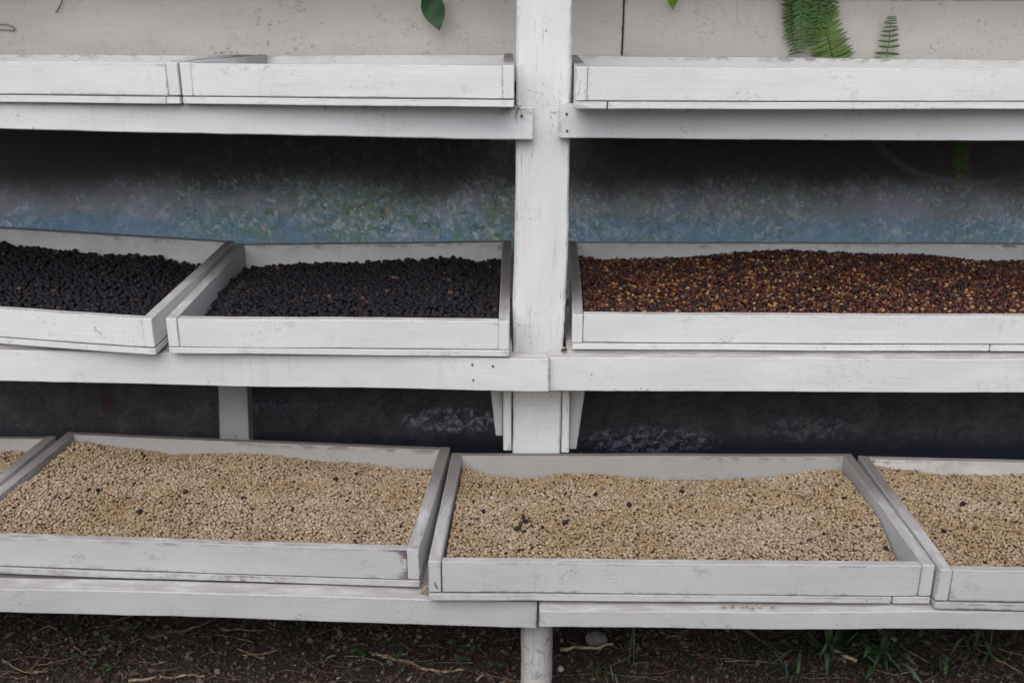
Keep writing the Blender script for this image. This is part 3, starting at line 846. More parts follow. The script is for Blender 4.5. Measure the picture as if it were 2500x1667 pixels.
HEAPS = {}
SINGLES = {'pale': [], 'cherry': [], 'brown': []}
def heap(key, kind, back, front=-0.022, falls=(), label='', mound=0.006, umax=1.0, umin=0.0):
    t = TR[key]
    FL, FR, BR, BL = t['FL'], t['FR'], t['BR'], t['BL']
    Wd = np.linalg.norm(FR - FL); Dp = np.linalg.norm(BL - FL)
    mu = (T_W + 0.004) / Wd; mw = 0.027 / Dp
    bx = [b[0] for b in back]; bz = [b[1] for b in back]
    sd = sum(ord(ch) for ch in key)
    def surf(u, w):
        p = FL * (1 - u) * (1 - w) + FR * u * (1 - w) + BR * u * w + BL * (1 - u) * w
        xb = BL[0] + (BR[0] - BL[0]) * u
        prof = float(np.interp(xb, bx, bz))
        s = w * w * (3 - 2 * w)
        prof -= {'pale': 0.003, 'cherry': 0.006, 'brown': 0.008}[kind]
        z = front * (1 - s) + prof * s + mound * 4 * w * (1 - w)
        for (cu, cw, ru, rw, d) in falls:
            q = ((u - cu) / ru) ** 2 + ((w - cw) / rw) ** 2
            if q < 1: z -= d * (1 - q) ** 2
        z += 0.006 * mnoise.noise((p[0] * 6 + sd, p[1] * 6, 0)) + 0.003 * mnoise.noise((p[0] * 19 + sd, p[1] * 19, 4))
        z = max(z, -t['h'] + 0.019)
        return p[0], p[1], p[2] + z
    HEAPS[key] = surf
    # under-layer
    nu, nv = max(8, int(Wd / 0.02)), max(8, int(Dp / 0.02))
    us = np.linspace(max(umin, mu), min(umax, 1 - mu), nu + 1); ws = np.linspace(mw, 1 - mw, nv + 1)
    grid = np.array([[surf(u, w_) for u in us] for w_ in ws]).reshape(-1, 3)
    size, pit = SIZE[kind], PITCH[kind]
    UV_ = grid - np.array([0, 0, size * 0.55])
    UF = []
    for j in range(nv):
        for i in range(nu):
            a = j * (nu + 1) + i
            UF += [(a, a + 1, a + nu + 2), (a, a + nu + 2, a + nu + 1)]
    # bean sites
    P = []
    r = random.Random(sd)
    w0, w1 = mw + size * .4 / Dp, 1 - mw - size * .3 / Dp
    u0, u1 = max(umin, mu) + size * .4 / Wd, min(umax, 1 - mu) - size * .4 / Wd
    rows = int((w1 - w0) * Dp / (pit * 0.9))
    G = grid.reshape(nv + 1, nu + 1, 3)
    for j in range(rows + 1):
        w_ = w0 + (w1 - w0) * j / rows
        cols = int((u1 - u0) * Wd / pit)
        for i in range(cols + 1):
            u = u0 + (u1 - u0) * min(1, max(0, (i + 0.5 * (j % 2) + r.uniform(-.42, .42)) / cols))
            ww = min(w1, max(w0, w_ + r.uniform(-.42, .42) * pit / Dp))
            # bilinear read of the grid
            fu = (u - us[0]) / (us[-1] - us[0]) * nu; fv = (ww - ws[0]) / (ws[-1] - ws[0]) * nv
            a, b = min(int(fu), nu - 1), min(int(fv), nv - 1); fu -= a; fv -= b
            p = G[b, a] * (1 - fu) * (1 - fv) + G[b, a + 1] * fu * (1 - fv) + G[b + 1, a] * (1 - fu) * fv + G[b + 1, a + 1] * fu * fv
            P.append((p[0], p[1], p[2] + size * r.uniform(-.32, .34)))
    P = np.array(P); n = len(P)
    Rm = rotmats(n, 0.55 if kind == 'pale' else 0.9)
    sc = rng.uniform(0.72, 1.2, n) if kind == 'cherry' else rng.uniform(0.84, 1.14, n)
    var = rng.integers(0, 6, n)
    # view: those in front of the lens and inside its field
    cz = P[:, 2] - 1.68; cp, sp_ = math.cos(R(20.1)), math.sin(R(20.1))
    dep = P[:, 1] * cp - cz * sp_
    inv = np.abs(P[:, 0] / dep) < 0.485
    dist = np.sqrt(P[:, 0] ** 2 + P[:, 1] ** 2 + cz ** 2)
    # hidden just behind the front board?
    rim = FL[2] * .5 + FR[2] * .5
    yfr = FL[1] + (FR[1] - FL[1]) * np.clip((P[:, 0] - FL[0]) / (FR[0] - FL[0]), 0, 1) + 0.023
    sl = (1.68 - P[:, 2]) / P[:, 1]
    vis = (1.68 - sl * yfr) > rim + 0.001
    data = dict(P=P, R=Rm, s=sc, var=var, key=key, kind=kind, under=(UV_, np.array(UF)), label=label)
    for i in np.nonzero(inv & vis)[0]: SINGLES[kind].append((dist[i], key, int(i)))
    return data

DATA = []
DATA.append(heap('M1', 'cherry', [(-1.8, -0.030), (-1.591, -0.033), (-1.517, -0.048), (-1.39, -0.05), (-1.251, -0.06), (-1.084, -0.054), (-0.985, -0.075), (-0.87, -0.08)],
                 front=-0.026, label='heap of black dried coffee cherries in the slanted tray at the left edge'))
DATA.append(heap('M2', 'cherry', [(-0.83, -0.068), (-0.688, -0.059), (-0.563, -0.057), (-0.438, -0.056), (-0.313, -0.046), (-0.238, -0.043), (-0.15, -0.041), (-0.126, -0.055), (-0.02, -0.052)],
                 front=-0.022, falls=((0.0, 0.0, 0.16, 0.75, 0.075),), label='heap of black dried coffee cherries in the tray touching the post'))
DATA.append(heap('M3', 'brown', [(0.17, -0.030), (0.2, -0.033), (0.275, -0.047), (0.489, -0.038), (0.689, -0.021), (0.851, -0.014), (1.065, -0.022), (1.255, -0.029), (1.445, -0.044), (1.571, -0.046), (1.8, -0.046)],
                 front=-0.024, mound=0.004, label='heap of glossy red-brown coffee beans in the long tray right of the post'))
DATA.append(heap('B1', 'pale', [(-2.2, -0.04), (-1.406, -0.04), (-1.27, -0.037)], label='pale coffee beans in the tray cut off at the left edge', umin=0.35))
DATA.append(heap('B2', 'pale', [(-1.25, -0.020), (-1.198, -0.020), (-1.11, -0.026), (-1.022, -0.036), (-0.934, -0.048), (-0.865, -0.042), (-0.73, -0.035), (-0.618, -0.04), (-0.506, -0.052), (-0.393, -0.05), (-0.303, -0.06), (-0.17, -0.055)],
                 front=-0.020, label='heap of pale coffee beans in the grimy purple-stained tray'))
DATA.append(heap('B3', 'pale', [(-0.16, -0.020), (-0.129, -0.029), (-0.053, -0.053), (0.046, -0.066), (0.122, -0.052), (0.21, -0.048), (0.342, -0.063), (0.496, -0.071), (0.605, -0.066), (0.66, -0.064), (0.81, -0.036), (0.92, -0.042)],
                 front=-0.021, falls=((1.0, 0.12, 0.10, 0.45, 0.06),), label='heap of pale coffee beans with a dark cherry cluster, below the post'))
DATA.append(heap('B4', 'pale', [(0.93, -0.015), (0.978, -0.019), (1.066, -0.027), (1.144, -0.041), (1.252, -0.038), (1.36, -0.034), (1.85, -0.035)],
                 front=-0.022, umax=0.75, label='heap of pale coffee beans in the tray cut off at the right edge'))
PICK = {}
for k in SINGLES:
    SINGLES[k].sort()
    for d, key, i in SINGLES[k][:295]: PICK.setdefault(key, set()).add(i)

SLAB = {'pale': ('pale parchment coffee bean at the front of a heap on the lowest shelf', 'pale coffee beans at the front of the heaps'),
        'cherry': ('black dried coffee cherry at the front of a heap on the middle shelf', 'black coffee cherries at the front of the heaps'),
        'brown': ('red-brown dried coffee bean at the front of the long tray', 'red-brown coffee beans at the front of the heap')}
SKEY = {'M1': ('black dried cherry in the front rows of the slanted tray at the left edge', 'front cherries of the slanted tray'),
        'M2': ('black dried cherry in the front rows of the tray touching the post', 'front cherries of the tray at the post'),
        'M3': ('red-brown dried bean in the front rows of the long tray', 'front beans of the long red-brown tray'),
        'B1': ('pale bean in the front rows of the left edge tray', 'front beans of the left edge tray'),
        'B2': ('pale bean in the front rows of the grimy purple-stained tray', 'front beans of the grimy tray'),
        'B3': ('pale bean in the front rows of the tray below the post', 'front beans of the tray below the post'),
        'B4': ('pale bean in the front rows of the right edge tray', 'front beans of the right edge tray')}
SNAME = {'pale': 'coffee_bean', 'cherry': 'coffee_cherry', 'brown': 'dried_coffee_bean'}
SCAT = {'pale': 'coffee bean', 'cherry': 'coffee cherry', 'brown': 'dried bean'}

def single(kind, loc, rot=None, s=1.0, label=None, group=None, var=0, mat=None):
    me = BMESH[kind][var % 6]
    o = bpy.data.objects.new(SNAME[kind], me)
    M3 = Matrix([list(map(float, row)) for row in rot]) if rot is not None else Matrix.Rotation(random.random() * 6.28, 3, 'Z')
    o.matrix_world = Matrix.Translation(Vector([float(x) for x in loc])) @ M3.to_4x4() @ Matrix.Scale(float(s), 4)
    COL.objects.link(o)
    tag(o, label or SLAB[kind][0], SCAT[kind], group or SLAB[kind][1])
    return o

for d in DATA:
    kind = d['kind']; pick = PICK.get(d['key'], set())
    keep = np.array([i not in pick for i in range(len(d['P']))])
    VV = [d['under'][0]]; FF = [d['under'][1]]; off = len(d['under'][0])
    size = SIZE[kind]
    for v in range(6):
        idx = np.nonzero(keep & (d['var'] == v))[0]
        tv, tf = TEMPL[kind][v]
        pts = np.einsum('nij,kj->nki', d['R'][idx] * (d['s'][idx] * size)[:, None, None], tv) + d['P'][idx][:, None, :]
        fs = tf[None] + (off + np.arange(len(idx)) * len(tv))[:, None, None]
        VV.append(pts.reshape(-1, 3)); FF.append(fs.reshape(-1, 3)); off += len(idx) * len(tv)
    VV = np.concatenate(VV); FF = np.concatenate(FF)
    me = mesh_np('coffee_heap', VV, FF, True)
    me.materials.append(BM[kind][0]); me.materials.append(UNDER[kind])
    mi = np.zeros(len(FF), np.int32); mi[:len(d['under'][1])] = 1
    me.polygons.foreach_set('material_index', mi)
    o = link('coffee_heap', me)
    tag(o, d['label'], 'coffee beans', kind='stuff')
    for i in pick:
        single(kind, d['P'][i], d['R'][i], d['s'][i], *SKEY[d['key']], var=int(d['var'][i]))

# dark cherries strewn through the pale beans
def on_heap(key, x, y):
    t = TR[key]; u = (x - t['FL'][0]) / (t['FR'][0] - t['FL'][0]); w_ = (y - t['FL'][1]) / (t['BL'][1] - t['FL'][1])
    for _ in range(4):
        p = HEAPS[key](u, w_)
        u += (x - p[0]) / (t['FR'][0] - t['FL'][0]); w_ += (y - p[1]) / (t['BL'][1] - t['FL'][1])
    return HEAPS[key](u, w_)
DARK = {'B2': [(-1.196, 2.552), (-0.999, 2.616), (-1.022, 2.345), (-0.941, 2.253), (-0.844, 2.273), (-0.874, 2.215), (-0.872, 2.265), (-0.654, 2.303), (-0.804, 2.34), (-0.72, 2.376), (-0.455, 2.465), (-0.252, 2.146), (-0.24, 2.132), (-0.409, 2.521)],
        'B3': [(-0.093, 2.318), (-0.067, 2.259), (0.018, 2.499), (-0.011, 2.408), (0.027, 2.244), (0.033, 2.199), (0.019, 2.162), (0.031, 2.143), (0.014, 2.156), (0.062, 2.182), (0.073, 2.157), (0.288, 2.31), (0.361, 2.253), (0.439, 2.445), (0.127, 2.19), (0.365, 2.112), (0.712, 2.126), (0.823, 2.344), (0.835, 2.132), (0.845, 2.095), (0.83, 2.43), (0.57, 2.156), (0.212, 2.371), (0.03, 2.23), (0.022, 2.185)],
        'B4': [(1.201, 2.328), (1.103, 2.308), (0.99, 2.141), (1.16, 2.143)]}
DLAB = {'B2': 'dark coffee cherry lying among pale beans in the grimy purple-stained tray', 'B3': 'dark coffee cherry lying among pale beans in the tray below the post',
        'B4': 'dark coffee cherry lying among pale beans in the tray at the right edge'}
for key, pts in DARK.items():
    for q, (x, y) in enumerate(pts):
        p = on_heap(key, x, y)
        single('cherry' if q % 3 else 'brown', (p[0], p[1], p[2] + 0.006), rotmats(1, 0.8)[0], random.choice((0.55, 0.6, 0.7, 0.8, 1.0)), DLAB[key], DLAB[key].replace('cherry lying', 'cherries'), q)

# spilled beans on the ledges
for x, y in ((0.453, 1.936), (0.473, 1.937), (0.493, 1.936), (0.504, 1.938), (0.514, 1.931), (0.53, 1.937), (0.558, 1.938)):
    single('pale', (x, y, 0.3745), None, 0.95, 'spilled pale bean on the lowest rail under the tray below the post', 'beans spilled on the lowest rail')
for k, (x, y) in enumerate(((-0.193, 1.99), (-0.184, 1.985), (-0.188, 2.0), (-0.183, 2.005), (-0.188, 2.015))):
    single('pale', (x, y, 0.3705 + 0.0015 * k), None, 0.95, 'spilled pale bean in the gap between the two big pale trays', 'beans spilled between the trays')
for x, y, z in ((0.136, 2.558, 0.7225), (0.131, 2.553, 0.7225), (0.135, 2.566, 0.7225)):
    single('brown', (x, y, z), None, 1.0, 'red-brown bean spilled on the middle shelf beside the post', 'beans spilled beside the post', 3)
for x, y, z in ((-0.773, 2.92, 1.4225), (-0.770, 2.94, 1.4215), (-0.7665, 3.0, 1.4165), (-0.765, 3.05, 1.4125), (-0.777, 2.88, 1.425)):
    single('pale', (x - 0.004, y, z), None, 0.95, 'yellow bean lying on the rim of the top left tray', 'beans on the top tray rim')

# ------------------------------------------------------------------ plants
FERN = flat('fern_green', (0.125, 0.215, 0.04), 0.5, 0.3, 60, 0.4)
FERN_D = flat('fern_dark_green', (0.075, 0.155, 0.03), 0.5, 0.3, 60, 0.4)
LEAF = flat('broad_leaf_green', (0.030, 0.070, 0.024), 0.5, 0.2, 25, 0.5)
LEAF_Y = flat('young_leaf_green', (0.22, 0.30, 0.035), 0.5, 0.2, 25, 0.4)
TWIG_D = flat('rootlet', (0.10, 0.08, 0.07), 0.8)
STEM = flat('stem', (0.06, 0.075, 0.03), 0.6)

def leaflet_mesh(name, mat, ratio=0.26, n=7, serr=0.12):
    V = []; F = []
    for i in range(n + 1):
        t = i / n
        wd = ratio * 0.5 * (math.sin(math.pi * min(1, t * 0.9 + 0.12)) ** 0.6) * (1 + (serr if i % 2 else -serr)) if i < n else 0.004
        z = -0.10 * t * t
        V += [(t, wd, z - 0.03), (t, 0, z), (t, -wd, z - 0.03)]
    for i in range(n):
        a = i * 3
        F += [(a, a + 3, a + 4, a + 1), (a + 1, a + 4, a + 5, a + 2)]
    me = mesh_np(name, V, F, True); me.materials.append(mat)
    return me
LM = leaflet_mesh('leaflet', FERN, 0.15); LMD = leaflet_mesh('leaflet', FERN_D, 0.22)

def frond(parent, pts, lenf, spacing, mesh, normal=(0, -1, 0), up=0.1, jitter=0.12):
    """a frond mesh (midrib) with every leaflet an object under it"""
    c = curve(pts, 40)
    V, F = tube(c, 0.0012, 5, 0.5)
    fr = link('frond', mesh_np('frond', V, F, True), STEM, parent)
    base = parent.location + fr.location
    L = sum((c[i + 1] - c[i]).length for i in range(40))
    nrm = Vector(normal)
    k = int(L / spacing)
    for i in range(k):
        t = (i + 0.5) / k
        f = t * 40; a = min(int(f), 39); p = c[a].lerp(c[a + 1], f - a)
        d = (c[a + 1] - c[a]).normalized()
        for sgn in (1, -1):
            side = d.cross(nrm).normalized() * sgn
            xax = (side + d * (up + random.uniform(-jitter, jitter)) + nrm * random.uniform(-0.12, 0.3)).normalized()
            zax = (nrm + side * random.uniform(-.3, .3)).normalized()
            yax = zax.cross(xax).normalized(); zax = xax.cross(yax)
            ln = lenf(t) * random.uniform(0.9, 1.1)
            o = bpy.data.objects.new('leaflet', mesh)
            o.parent = fr
            m = Matrix((xax, yax, zax)).transposed().to_4x4()
            o.matrix_basis = Matrix.Translation(p - base) @ m @ Matrix.Diagonal((ln, ln, ln, 1))
            COL.objects.link(o)
    return fr

f1 = root('fern', (0.86, 3.215, 1.72), 'bushy green fern hanging before the white back planks', 'fern', None)
frond(f1, [(0.942, 3.222, 1.375), (0.915, 3.218, 1.45), (0.88, 3.212, 1.53), (0.84, 3.205, 1.66), (0.82, 3.2, 1.72)], lambda t: 0.062 - 0.018 * t, 0.0092, LM, up=0.05)
frond(f1, [(0.80, 3.21, 1.72), (0.805, 3.225, 1.6), (0.806, 3.23, 1.50), (0.826, 3.228, 1.40)], lambda t: 0.042 * (1 - 0.55 * t), 0.0095, LMD, normal=(0.25, -0.95, 0), up=0.3, jitter=0.35)
frond(f1, [(0.84, 3.20, 1.72), (0.855, 3.205, 1.6), (0.852, 3.212, 1.5), (0.846, 3.215, 1.405)], lambda t: 0.046 * (1 - 0.6 * t), 0.0095, LM, normal=(-0.2, -0.95, 0.1), up=0.35, jitter=0.35)
frond(f1, [(0.87, 3.19, 1.72), (0.88, 3.20, 1.62), (0.875, 3.20, 1.52), (0.868, 3.205, 1.43)], lambda t: 0.045 * (1 - 0.6 * t), 0.010, LMD, up=0.3, jitter=0.3)
frond(f1, [(0.79, 3.19, 1.72), (0.788, 3.20, 1.62), (0.789, 3.215, 1.53), (0.80, 3.22, 1.445)], lambda t: 0.034 * (1 - 0.4 * t), 0.009, LM, normal=(0.4, -0.9, 0.1), up=0.35, jitter=0.4)

frond(f1, [(0.815, 3.17, 1.72), (0.822, 3.18, 1.6), (0.826, 3.19, 1.5), (0.838, 3.20, 1.42)], lambda t: 0.046 * (1 - 0.6 * t), 0.0085, LMD, normal=(0.1, -0.95, 0.2), up=0.45, jitter=0.4)
frond(f1, [(0.90, 3.18, 1.72), (0.905, 3.19, 1.64), (0.90, 3.20, 1.55), (0.885, 3.205, 1.47)], lambda t: 0.05 * (1 - 0.5 * t), 0.009, LMD, normal=(-0.1, -0.95, 0.1), up=0.2, jitter=0.3)
f2 = root('fern', (1.098, 3.228, 1.36), 'small upright fern frond growing from behind the top right tray', 'fern')
frond(f2, [(1.093, 3.226, 1.36), (1.096, 3.224, 1.43), (1.093, 3.218, 1.485), (1.092, 3.212, 1.51)], lambda t: 0.041 * (1 - 0.72 * t) + 0.002, 0.0118, LMD, up=0.08)

LM3 = leaflet_mesh('leaflet', flat('fern_shade_green', (0.075, 0.155, 0.04), 0.5, 0.3, 60, 0.4), 0.3)
f3 = root('fern', (1.30, 3.19, 1.30), 'dark fern frond hanging in the shade under the top shelf', 'fern')
frond(f3, [(1.285, 3.02, 1.285), (1.275, 3.0, 1.22), (1.255, 2.98, 1.16), (1.262, 2.97, 1.085)], lambda t: 0.034 * (1 - 0.35 * t), 0.0095, LM3, up=0.5, jitter=0.3)

def broad_leaf(L, W, mat, n=12):
    V = []; F = []
    for i in range(n + 1):
        t = i / n
        wd = W * 0.5 * (math.sin(math.pi * t ** 0.72) ** 0.75) * (1 if t < .8 else 1 - (t - .8) * 1.6) if 0 < i < n else 0.0006
        for s in (-1, -.5, 0, .5, 1):
            V.append((wd * s, -0.10 * W * (abs(s)) + 0.012 * math.sin(t * 5 + s), -L * t))
    for i in range(n):
        for k in range(4):
            a = i * 5 + k
            F.append((a, a + 1, a + 6, a + 5))
    me = mesh_np('leaf', V, F, True)
    me.materials.append(mat)
    return me
def hanging_leaf(label, top, L, W, mat, rot, stem_pts):
    t = root('hanging_leaf', top, label, 'leaf')
    lf = link('leaf', broad_leaf(L, W, mat), None, t, recenter=False)
    lf.location = (0, 0, 0); lf.rotation_euler = rot
    V, F = tube(curve(stem_pts, 14), 0.0017, 6)
    link('stem', mesh_np('stem', V, F, True), STEM, t)
hanging_leaf('dark green pointed leaf hanging left of the post', (-0.243, 3.19, 1.572), 0.112, 0.066, LEAF, (R(-8), R(-13), R(14)),
             [(-0.243, 3.19, 1.572), (-0.225, 3.19, 1.556), (-0.195, 3.19, 1.557), (-0.16, 3.19, 1.58), (-0.13, 3.2, 1.72)])
hanging_leaf('small yellow-green leaf tip hanging right of the post', (0.452, 3.20, 1.59), 0.066, 0.034, LEAF_Y, (R(-5), R(-4), R(-8)),
             [(0.452, 3.20, 1.59), (0.455, 3.2, 1.63), (0.45, 3.2, 1.72)])
V, F = tube(curve([(-1.27, 3.20, 1.72), (-1.285, 3.21, 1.60), (-1.305, 3.232, 1.545), (-1.326, 3.236, 1.512), (-1.334, 3.238, 1.505)], 24), 0.0022, 6, 0.7)
tag(link('hanging_twig', mesh_np('hanging_twig', V, F, True), STEM), 'thin green twig hanging against the back planks at upper left', 'twig')
V, F = tube(curve([(-1.60, 3.238, 1.4735), (-1.52, 3.238, 1.473), (-1.477, 3.238, 1.4705), (-1.462, 3.238, 1.463), (-1.463, 3.238, 1.4555), (-1.48, 3.238, 1.4565), (-1.52, 3.238, 1.457), (-1.60, 3.238, 1.458)], 60), 0.0016, 6)
tag(link('wire_loop', mesh_np('wire_loop', V, F, True), flat('rusty_wire', (0.22, 0.19, 0.17), 0.6)), 'bent grey wire loop fixed to the back planks at upper left', 'wire')

rt = root('dried_roots', (0.012, 2.58, 1.334), 'tuft of dark dried rootlets on the end of the top left rail', 'roots')
rr_ = random.Random(12)
for i in range(11):
    a = rr_.uniform(-1.25, 1.25); L = rr_.uniform(0.02, 0.055); x0 = 0.012 + rr_.uniform(-.02, .012)
    V, F = tube(curve([(x0, 2.5795, 1.335), (x0 + math.sin(a) * L * .5 + rr_.uniform(-.004, .004), 2.5785, 1.335 - abs(math.cos(a)) * L * .5), (x0 + math.sin(a) * L, 2.579, 1.335 - abs(math.cos(a)) * L)], 8), 0.0006, 4, 0.5)
    link('rootlet', mesh_np('rootlet', V, F), TWIG_D, rt)
# ------------------------------------------------------------------ litter on the soil under the rack
def gz(x, y): return ground_h(x, y)
TWIG = [flat('dry_straw', (0.30, 0.215, 0.13), 0.8, 0.5, 55), flat('grey_twig', (0.15, 0.12, 0.10), 0.85, 0.5, 60), flat('pale_stem', (0.42, 0.33, 0.22), 0.75, 0.5, 45)]
def twig(pts, r, mat, label, taper=0.5, group=None, z=0.0):
    P = [(x, y, gz(x, y) + r + z + (p[0] if p else 0)) for x, y, *p in pts]
    r *= 0.82
    C_ = curve(P, 18)
    C_ = [p + Vector(mnoise.noise_vector(p * 38)) * r * 1.3 for p in C_]
    V, F = tube(C_, r, 6, taper)
    V = [v + Vector(mnoise.noise_vector(v * 160)) * r * 0.35 for v in V]
    tag(link('twig', mesh_np('twig', V, F, True), TWIG[mat]), label, 'twig', group)
G = 'dry twigs lying under the lowest shelf'
twig([(-0.322, 2.252), (-0.253, 2.23), (-0.199, 2.2), (-0.118, 2.202)], 0.0055, 2, 'bent pale stem lying on the soil left of the round leg', 0.8, G)
twig([(-0.35, 2.262), (-0.30, 2.262), (-0.26, 2.268)], 0.004, 2, 'short pale twig end beside the bent pale stem', 0.6, G)
twig([(-0.93, 2.158), (-0.88, 2.172), (-0.751, 2.176)], 0.005, 2, 'pale straight stem on the soil at the bottom edge, left side', 0.7, G)
twig([(-1.19, 2.188), (-1.17, 2.275)], 0.0042, 0, 'yellow straw slanting on the gravel near the left edge', 0.9, G)
twig([(-1.046, 2.367, .02), (-0.96, 2.38, .03), (-0.877, 2.398, .03)], 0.0045, 1, 'grey twig in the shade beneath the lowest rail, far left', 0.6, G)
twig([(-0.94, 2.326), (-0.829, 2.342, .01), (-0.765, 2.384, .02)], 0.007, 1, 'thick grey twig curving up towards the rail on the left', 0.5, G)
twig([(-0.75, 2.33, .012), (-0.635, 2.335, .012)], 0.004, 1, 'level brown twig right of the thick grey one', 0.6, G)
twig([(-0.70, 2.285), (-0.66, 2.262), (-0.615, 2.258), (-0.59, 2.27)], 0.0034, 0, 'hooked pale straw below the level brown twig', 0.7, G)
twig([(0.128, 2.25, .02), (0.265, 2.279, .02)], 0.0058, 2, 'tan stick right of the round leg below the grey stone', 0.7, G)
twig([(0.402, 2.367, .035), (0.523, 2.377, .03)], 0.0065, 0, 'short tan stick in the shade right of the grey stone', 0.8, G)
twig([(0.56, 2.40, .05), (0.62, 2.33, .03), (0.70, 2.262, .0)], 0.0075, 1, 'thick brown stick slanting down in front of big green leaves', 0.6, G)
twig([(0.955, 2.34, .025), (0.972, 2.318, .022), (0.988, 2.298, .02)], 0.0075, 2, 'stubby tan stalk piece among the grass blades', 0.9, G)
twig([(0.992, 2.294, .015), (1.054, 2.236, .005)], 0.0035, 0, 'thin straw running from the stubby stalk piece', 0.5, G)
twig([(1.178, 2.287, .02), (1.281, 2.213, .0)], 0.004, 0, 'long straw at the right edge of the grass', 0.6, G)
twig([(0.815, 2.262, .02), (0.845, 2.246, .018), (0.868, 2.235, .015)], 0.0065, 2, 'broken cream stalk piece left of the grass blades', 0.85, G)
twig([(0.20, 2.33, .02), (0.165, 2.40, .05)], 0.004, 1, 'dark twig leaning behind the round leg', 0.6, G)
rl = random.Random(5)
for i in range(170):
    x = rl.uniform(-1.3, 1.35); y = rl.uniform(2.13, 2.52); a = rl.uniform(-0.5, 0.5) + (math.pi if rl.random() < .5 else 0); L = rl.uniform(0.04, 0.16)
    k = rl.uniform(-.02, .02)
    twig([(x - L / 2 * math.cos(a), y - L / 2 * math.sin(a), rl.uniform(0, .015)), (x, y + k, rl.uniform(0, .02)), (x + L / 2 * math.cos(a), y + L / 2 * math.sin(a), rl.uniform(0, .02))],
         rl.uniform(0.0009, 0.0024), rl.choice((0, 1, 1, 1)), 'thin dry twig in the leaf litter %s of the round leg' % ('left' if x < .06 else 'right'), 0.5, 'thin twigs %s of the round leg' % ('left' if x < .06 else 'right'))

# dry leaves
DRY = [flat('dry_leaf_brown', (0.10, 0.062, 0.045), 0.8), flat('dry_leaf_rust', (0.13, 0.055, 0.035), 0.75), flat('dry_leaf_grey', (0.20, 0.165, 0.145), 0.85)]
def curled_leaf(seed, mat):
    r = random.Random(seed)
    V = []; F = []; n = 7
    cu = r.uniform(-1.2, 1.6); tw = r.uniform(-.5, .5)
    for i in range(n + 1):
        t = i / n; wd = 0.26 * math.sin(math.pi * (0.06 + 0.9 * t)) * (1 + r.uniform(-.4, .3))
        for s in (-1, -.4, .4, 1):
            V.append((t - .5, wd * s * math.cos(cu * abs(s) * .6), 0.30 * cu * wd * s * s + 0.12 * math.sin(t * 3 + tw) + tw * .2 * s * t))
    for i in range(n):
        for k in range(3):
            a = i * 4 + k; F.append((a, a + 1, a + 5, a + 4))
    me = mesh_np('dry_leaf', V, F, True); me.materials.append(mat)
    return me
DL = [curled_leaf(s, DRY[s % 3]) for s in range(9)]
for i in range(260):
    x = rl.uniform(-1.4, 1.45); y = rl.triangular(2.1, 2.6, 2.36)
    s = rl.uniform(0.012, 0.034)
    o = bpy.data.objects.new('dry_leaf', DL[i % 9])
    o.location = (x, y, gz(x, y) + s * rl.uniform(.12, .4))
    o.rotation_euler = (rl.uniform(-.7, .7), rl.uniform(-.6, .6), rl.uniform(0, 6.28)); o.scale = (s, s, s)
    COL.objects.link(o)
    kn = ('dull brown', 'rust brown', 'grey')[i % 9 % 3]; sd_ = 'left' if x < 0.06 else 'right'
    tag(o, '%s curled dry leaf in the litter %s of the round leg' % (kn, sd_), 'dry leaf', '%s dry leaves %s of the round leg' % (kn, sd_))

q = on_heap('M2', -0.333, 2.898)
o = bpy.data.objects.new('dry_leaf', DL[1]); o.location = (q[0], q[1], q[2] + 0.012); o.scale = (0.026, 0.026, 0.026); o.rotation_euler = (0.3, 0.2, 0.4); COL.objects.link(o)
tag(o, 'small rust brown leaf scrap lying on the black cherries beside the post', 'dry leaf')
o = bpy.data.objects.new('dry_leaf', DL[4]); o.location = (0.985, 3.272, 0.185); o.scale = (0.026, 0.026, 0.026); o.rotation_euler = (1.4, 0.75, 0.1); COL.objects.link(o)
tag(o, 'reddish leaf scrap stuck to the dark wall below the middle shelf', 'dry leaf')

# clover-like sprouts
CL = [flat('clover_green', (0.065, 0.125, 0.045), 0.6, 0.2), flat('clover_dark', (0.045, 0.09, 0.035), 0.6, 0.2)]
def clover_parts(mat):
    V = [(0, 0, 0)]; F = []
    n = 9
    for i in range(n + 1):
        a = -0.75 + 1.5 * i / n
        r_ = 1 - 0.22 * math.exp(-(a / .16) ** 2)
        V.append((r_ * math.cos(a), r_ * math.sin(a), 0.12 * abs(a)))
    for i in range(n): F.append((0, i + 1, i + 2))
    me = mesh_np('leaflet', V, F, True); me.materials.append(mat)
    return me
CLM = [clover_parts(m) for m in CL]
SV, SF = tube([(0, 0, -2.2), (0.1, 0, -1.0), (0, 0, 0)], 0.06, 5)
CST = mesh_np('stem', SV, SF, True); CST.materials.append(STEM)
cl_pts = [(-0.40, 2.245), (-0.385, 2.25), (-0.372, 2.24), (-0.30, 2.275), (-0.29, 2.25), (-0.283, 2.262), (-0.15, 2.30), (-0.13, 2.27), (-0.10, 2.265), (-0.08, 2.285), (-0.11, 2.235), (-0.14, 2.22), (-0.055, 2.245),
          (-0.20, 2.20), (-0.28, 2.215), (-0.27, 2.19), (-0.05, 2.20), (-0.165, 2.33), (-0.98, 2.33), (-1.12, 2.33), (-1.05, 2.30), (-1.16, 2.35), (-1.2, 2.33), (-0.94, 2.31), (-1.0, 2.20), (-0.6, 2.35),
          (-0.55, 2.36), (-0.58, 2.34), (-1.08, 2.215), (-1.04, 2.20), (-1.0, 2.185), (-0.02, 2.19), (0.10, 2.19), (-1.25, 2.34)]
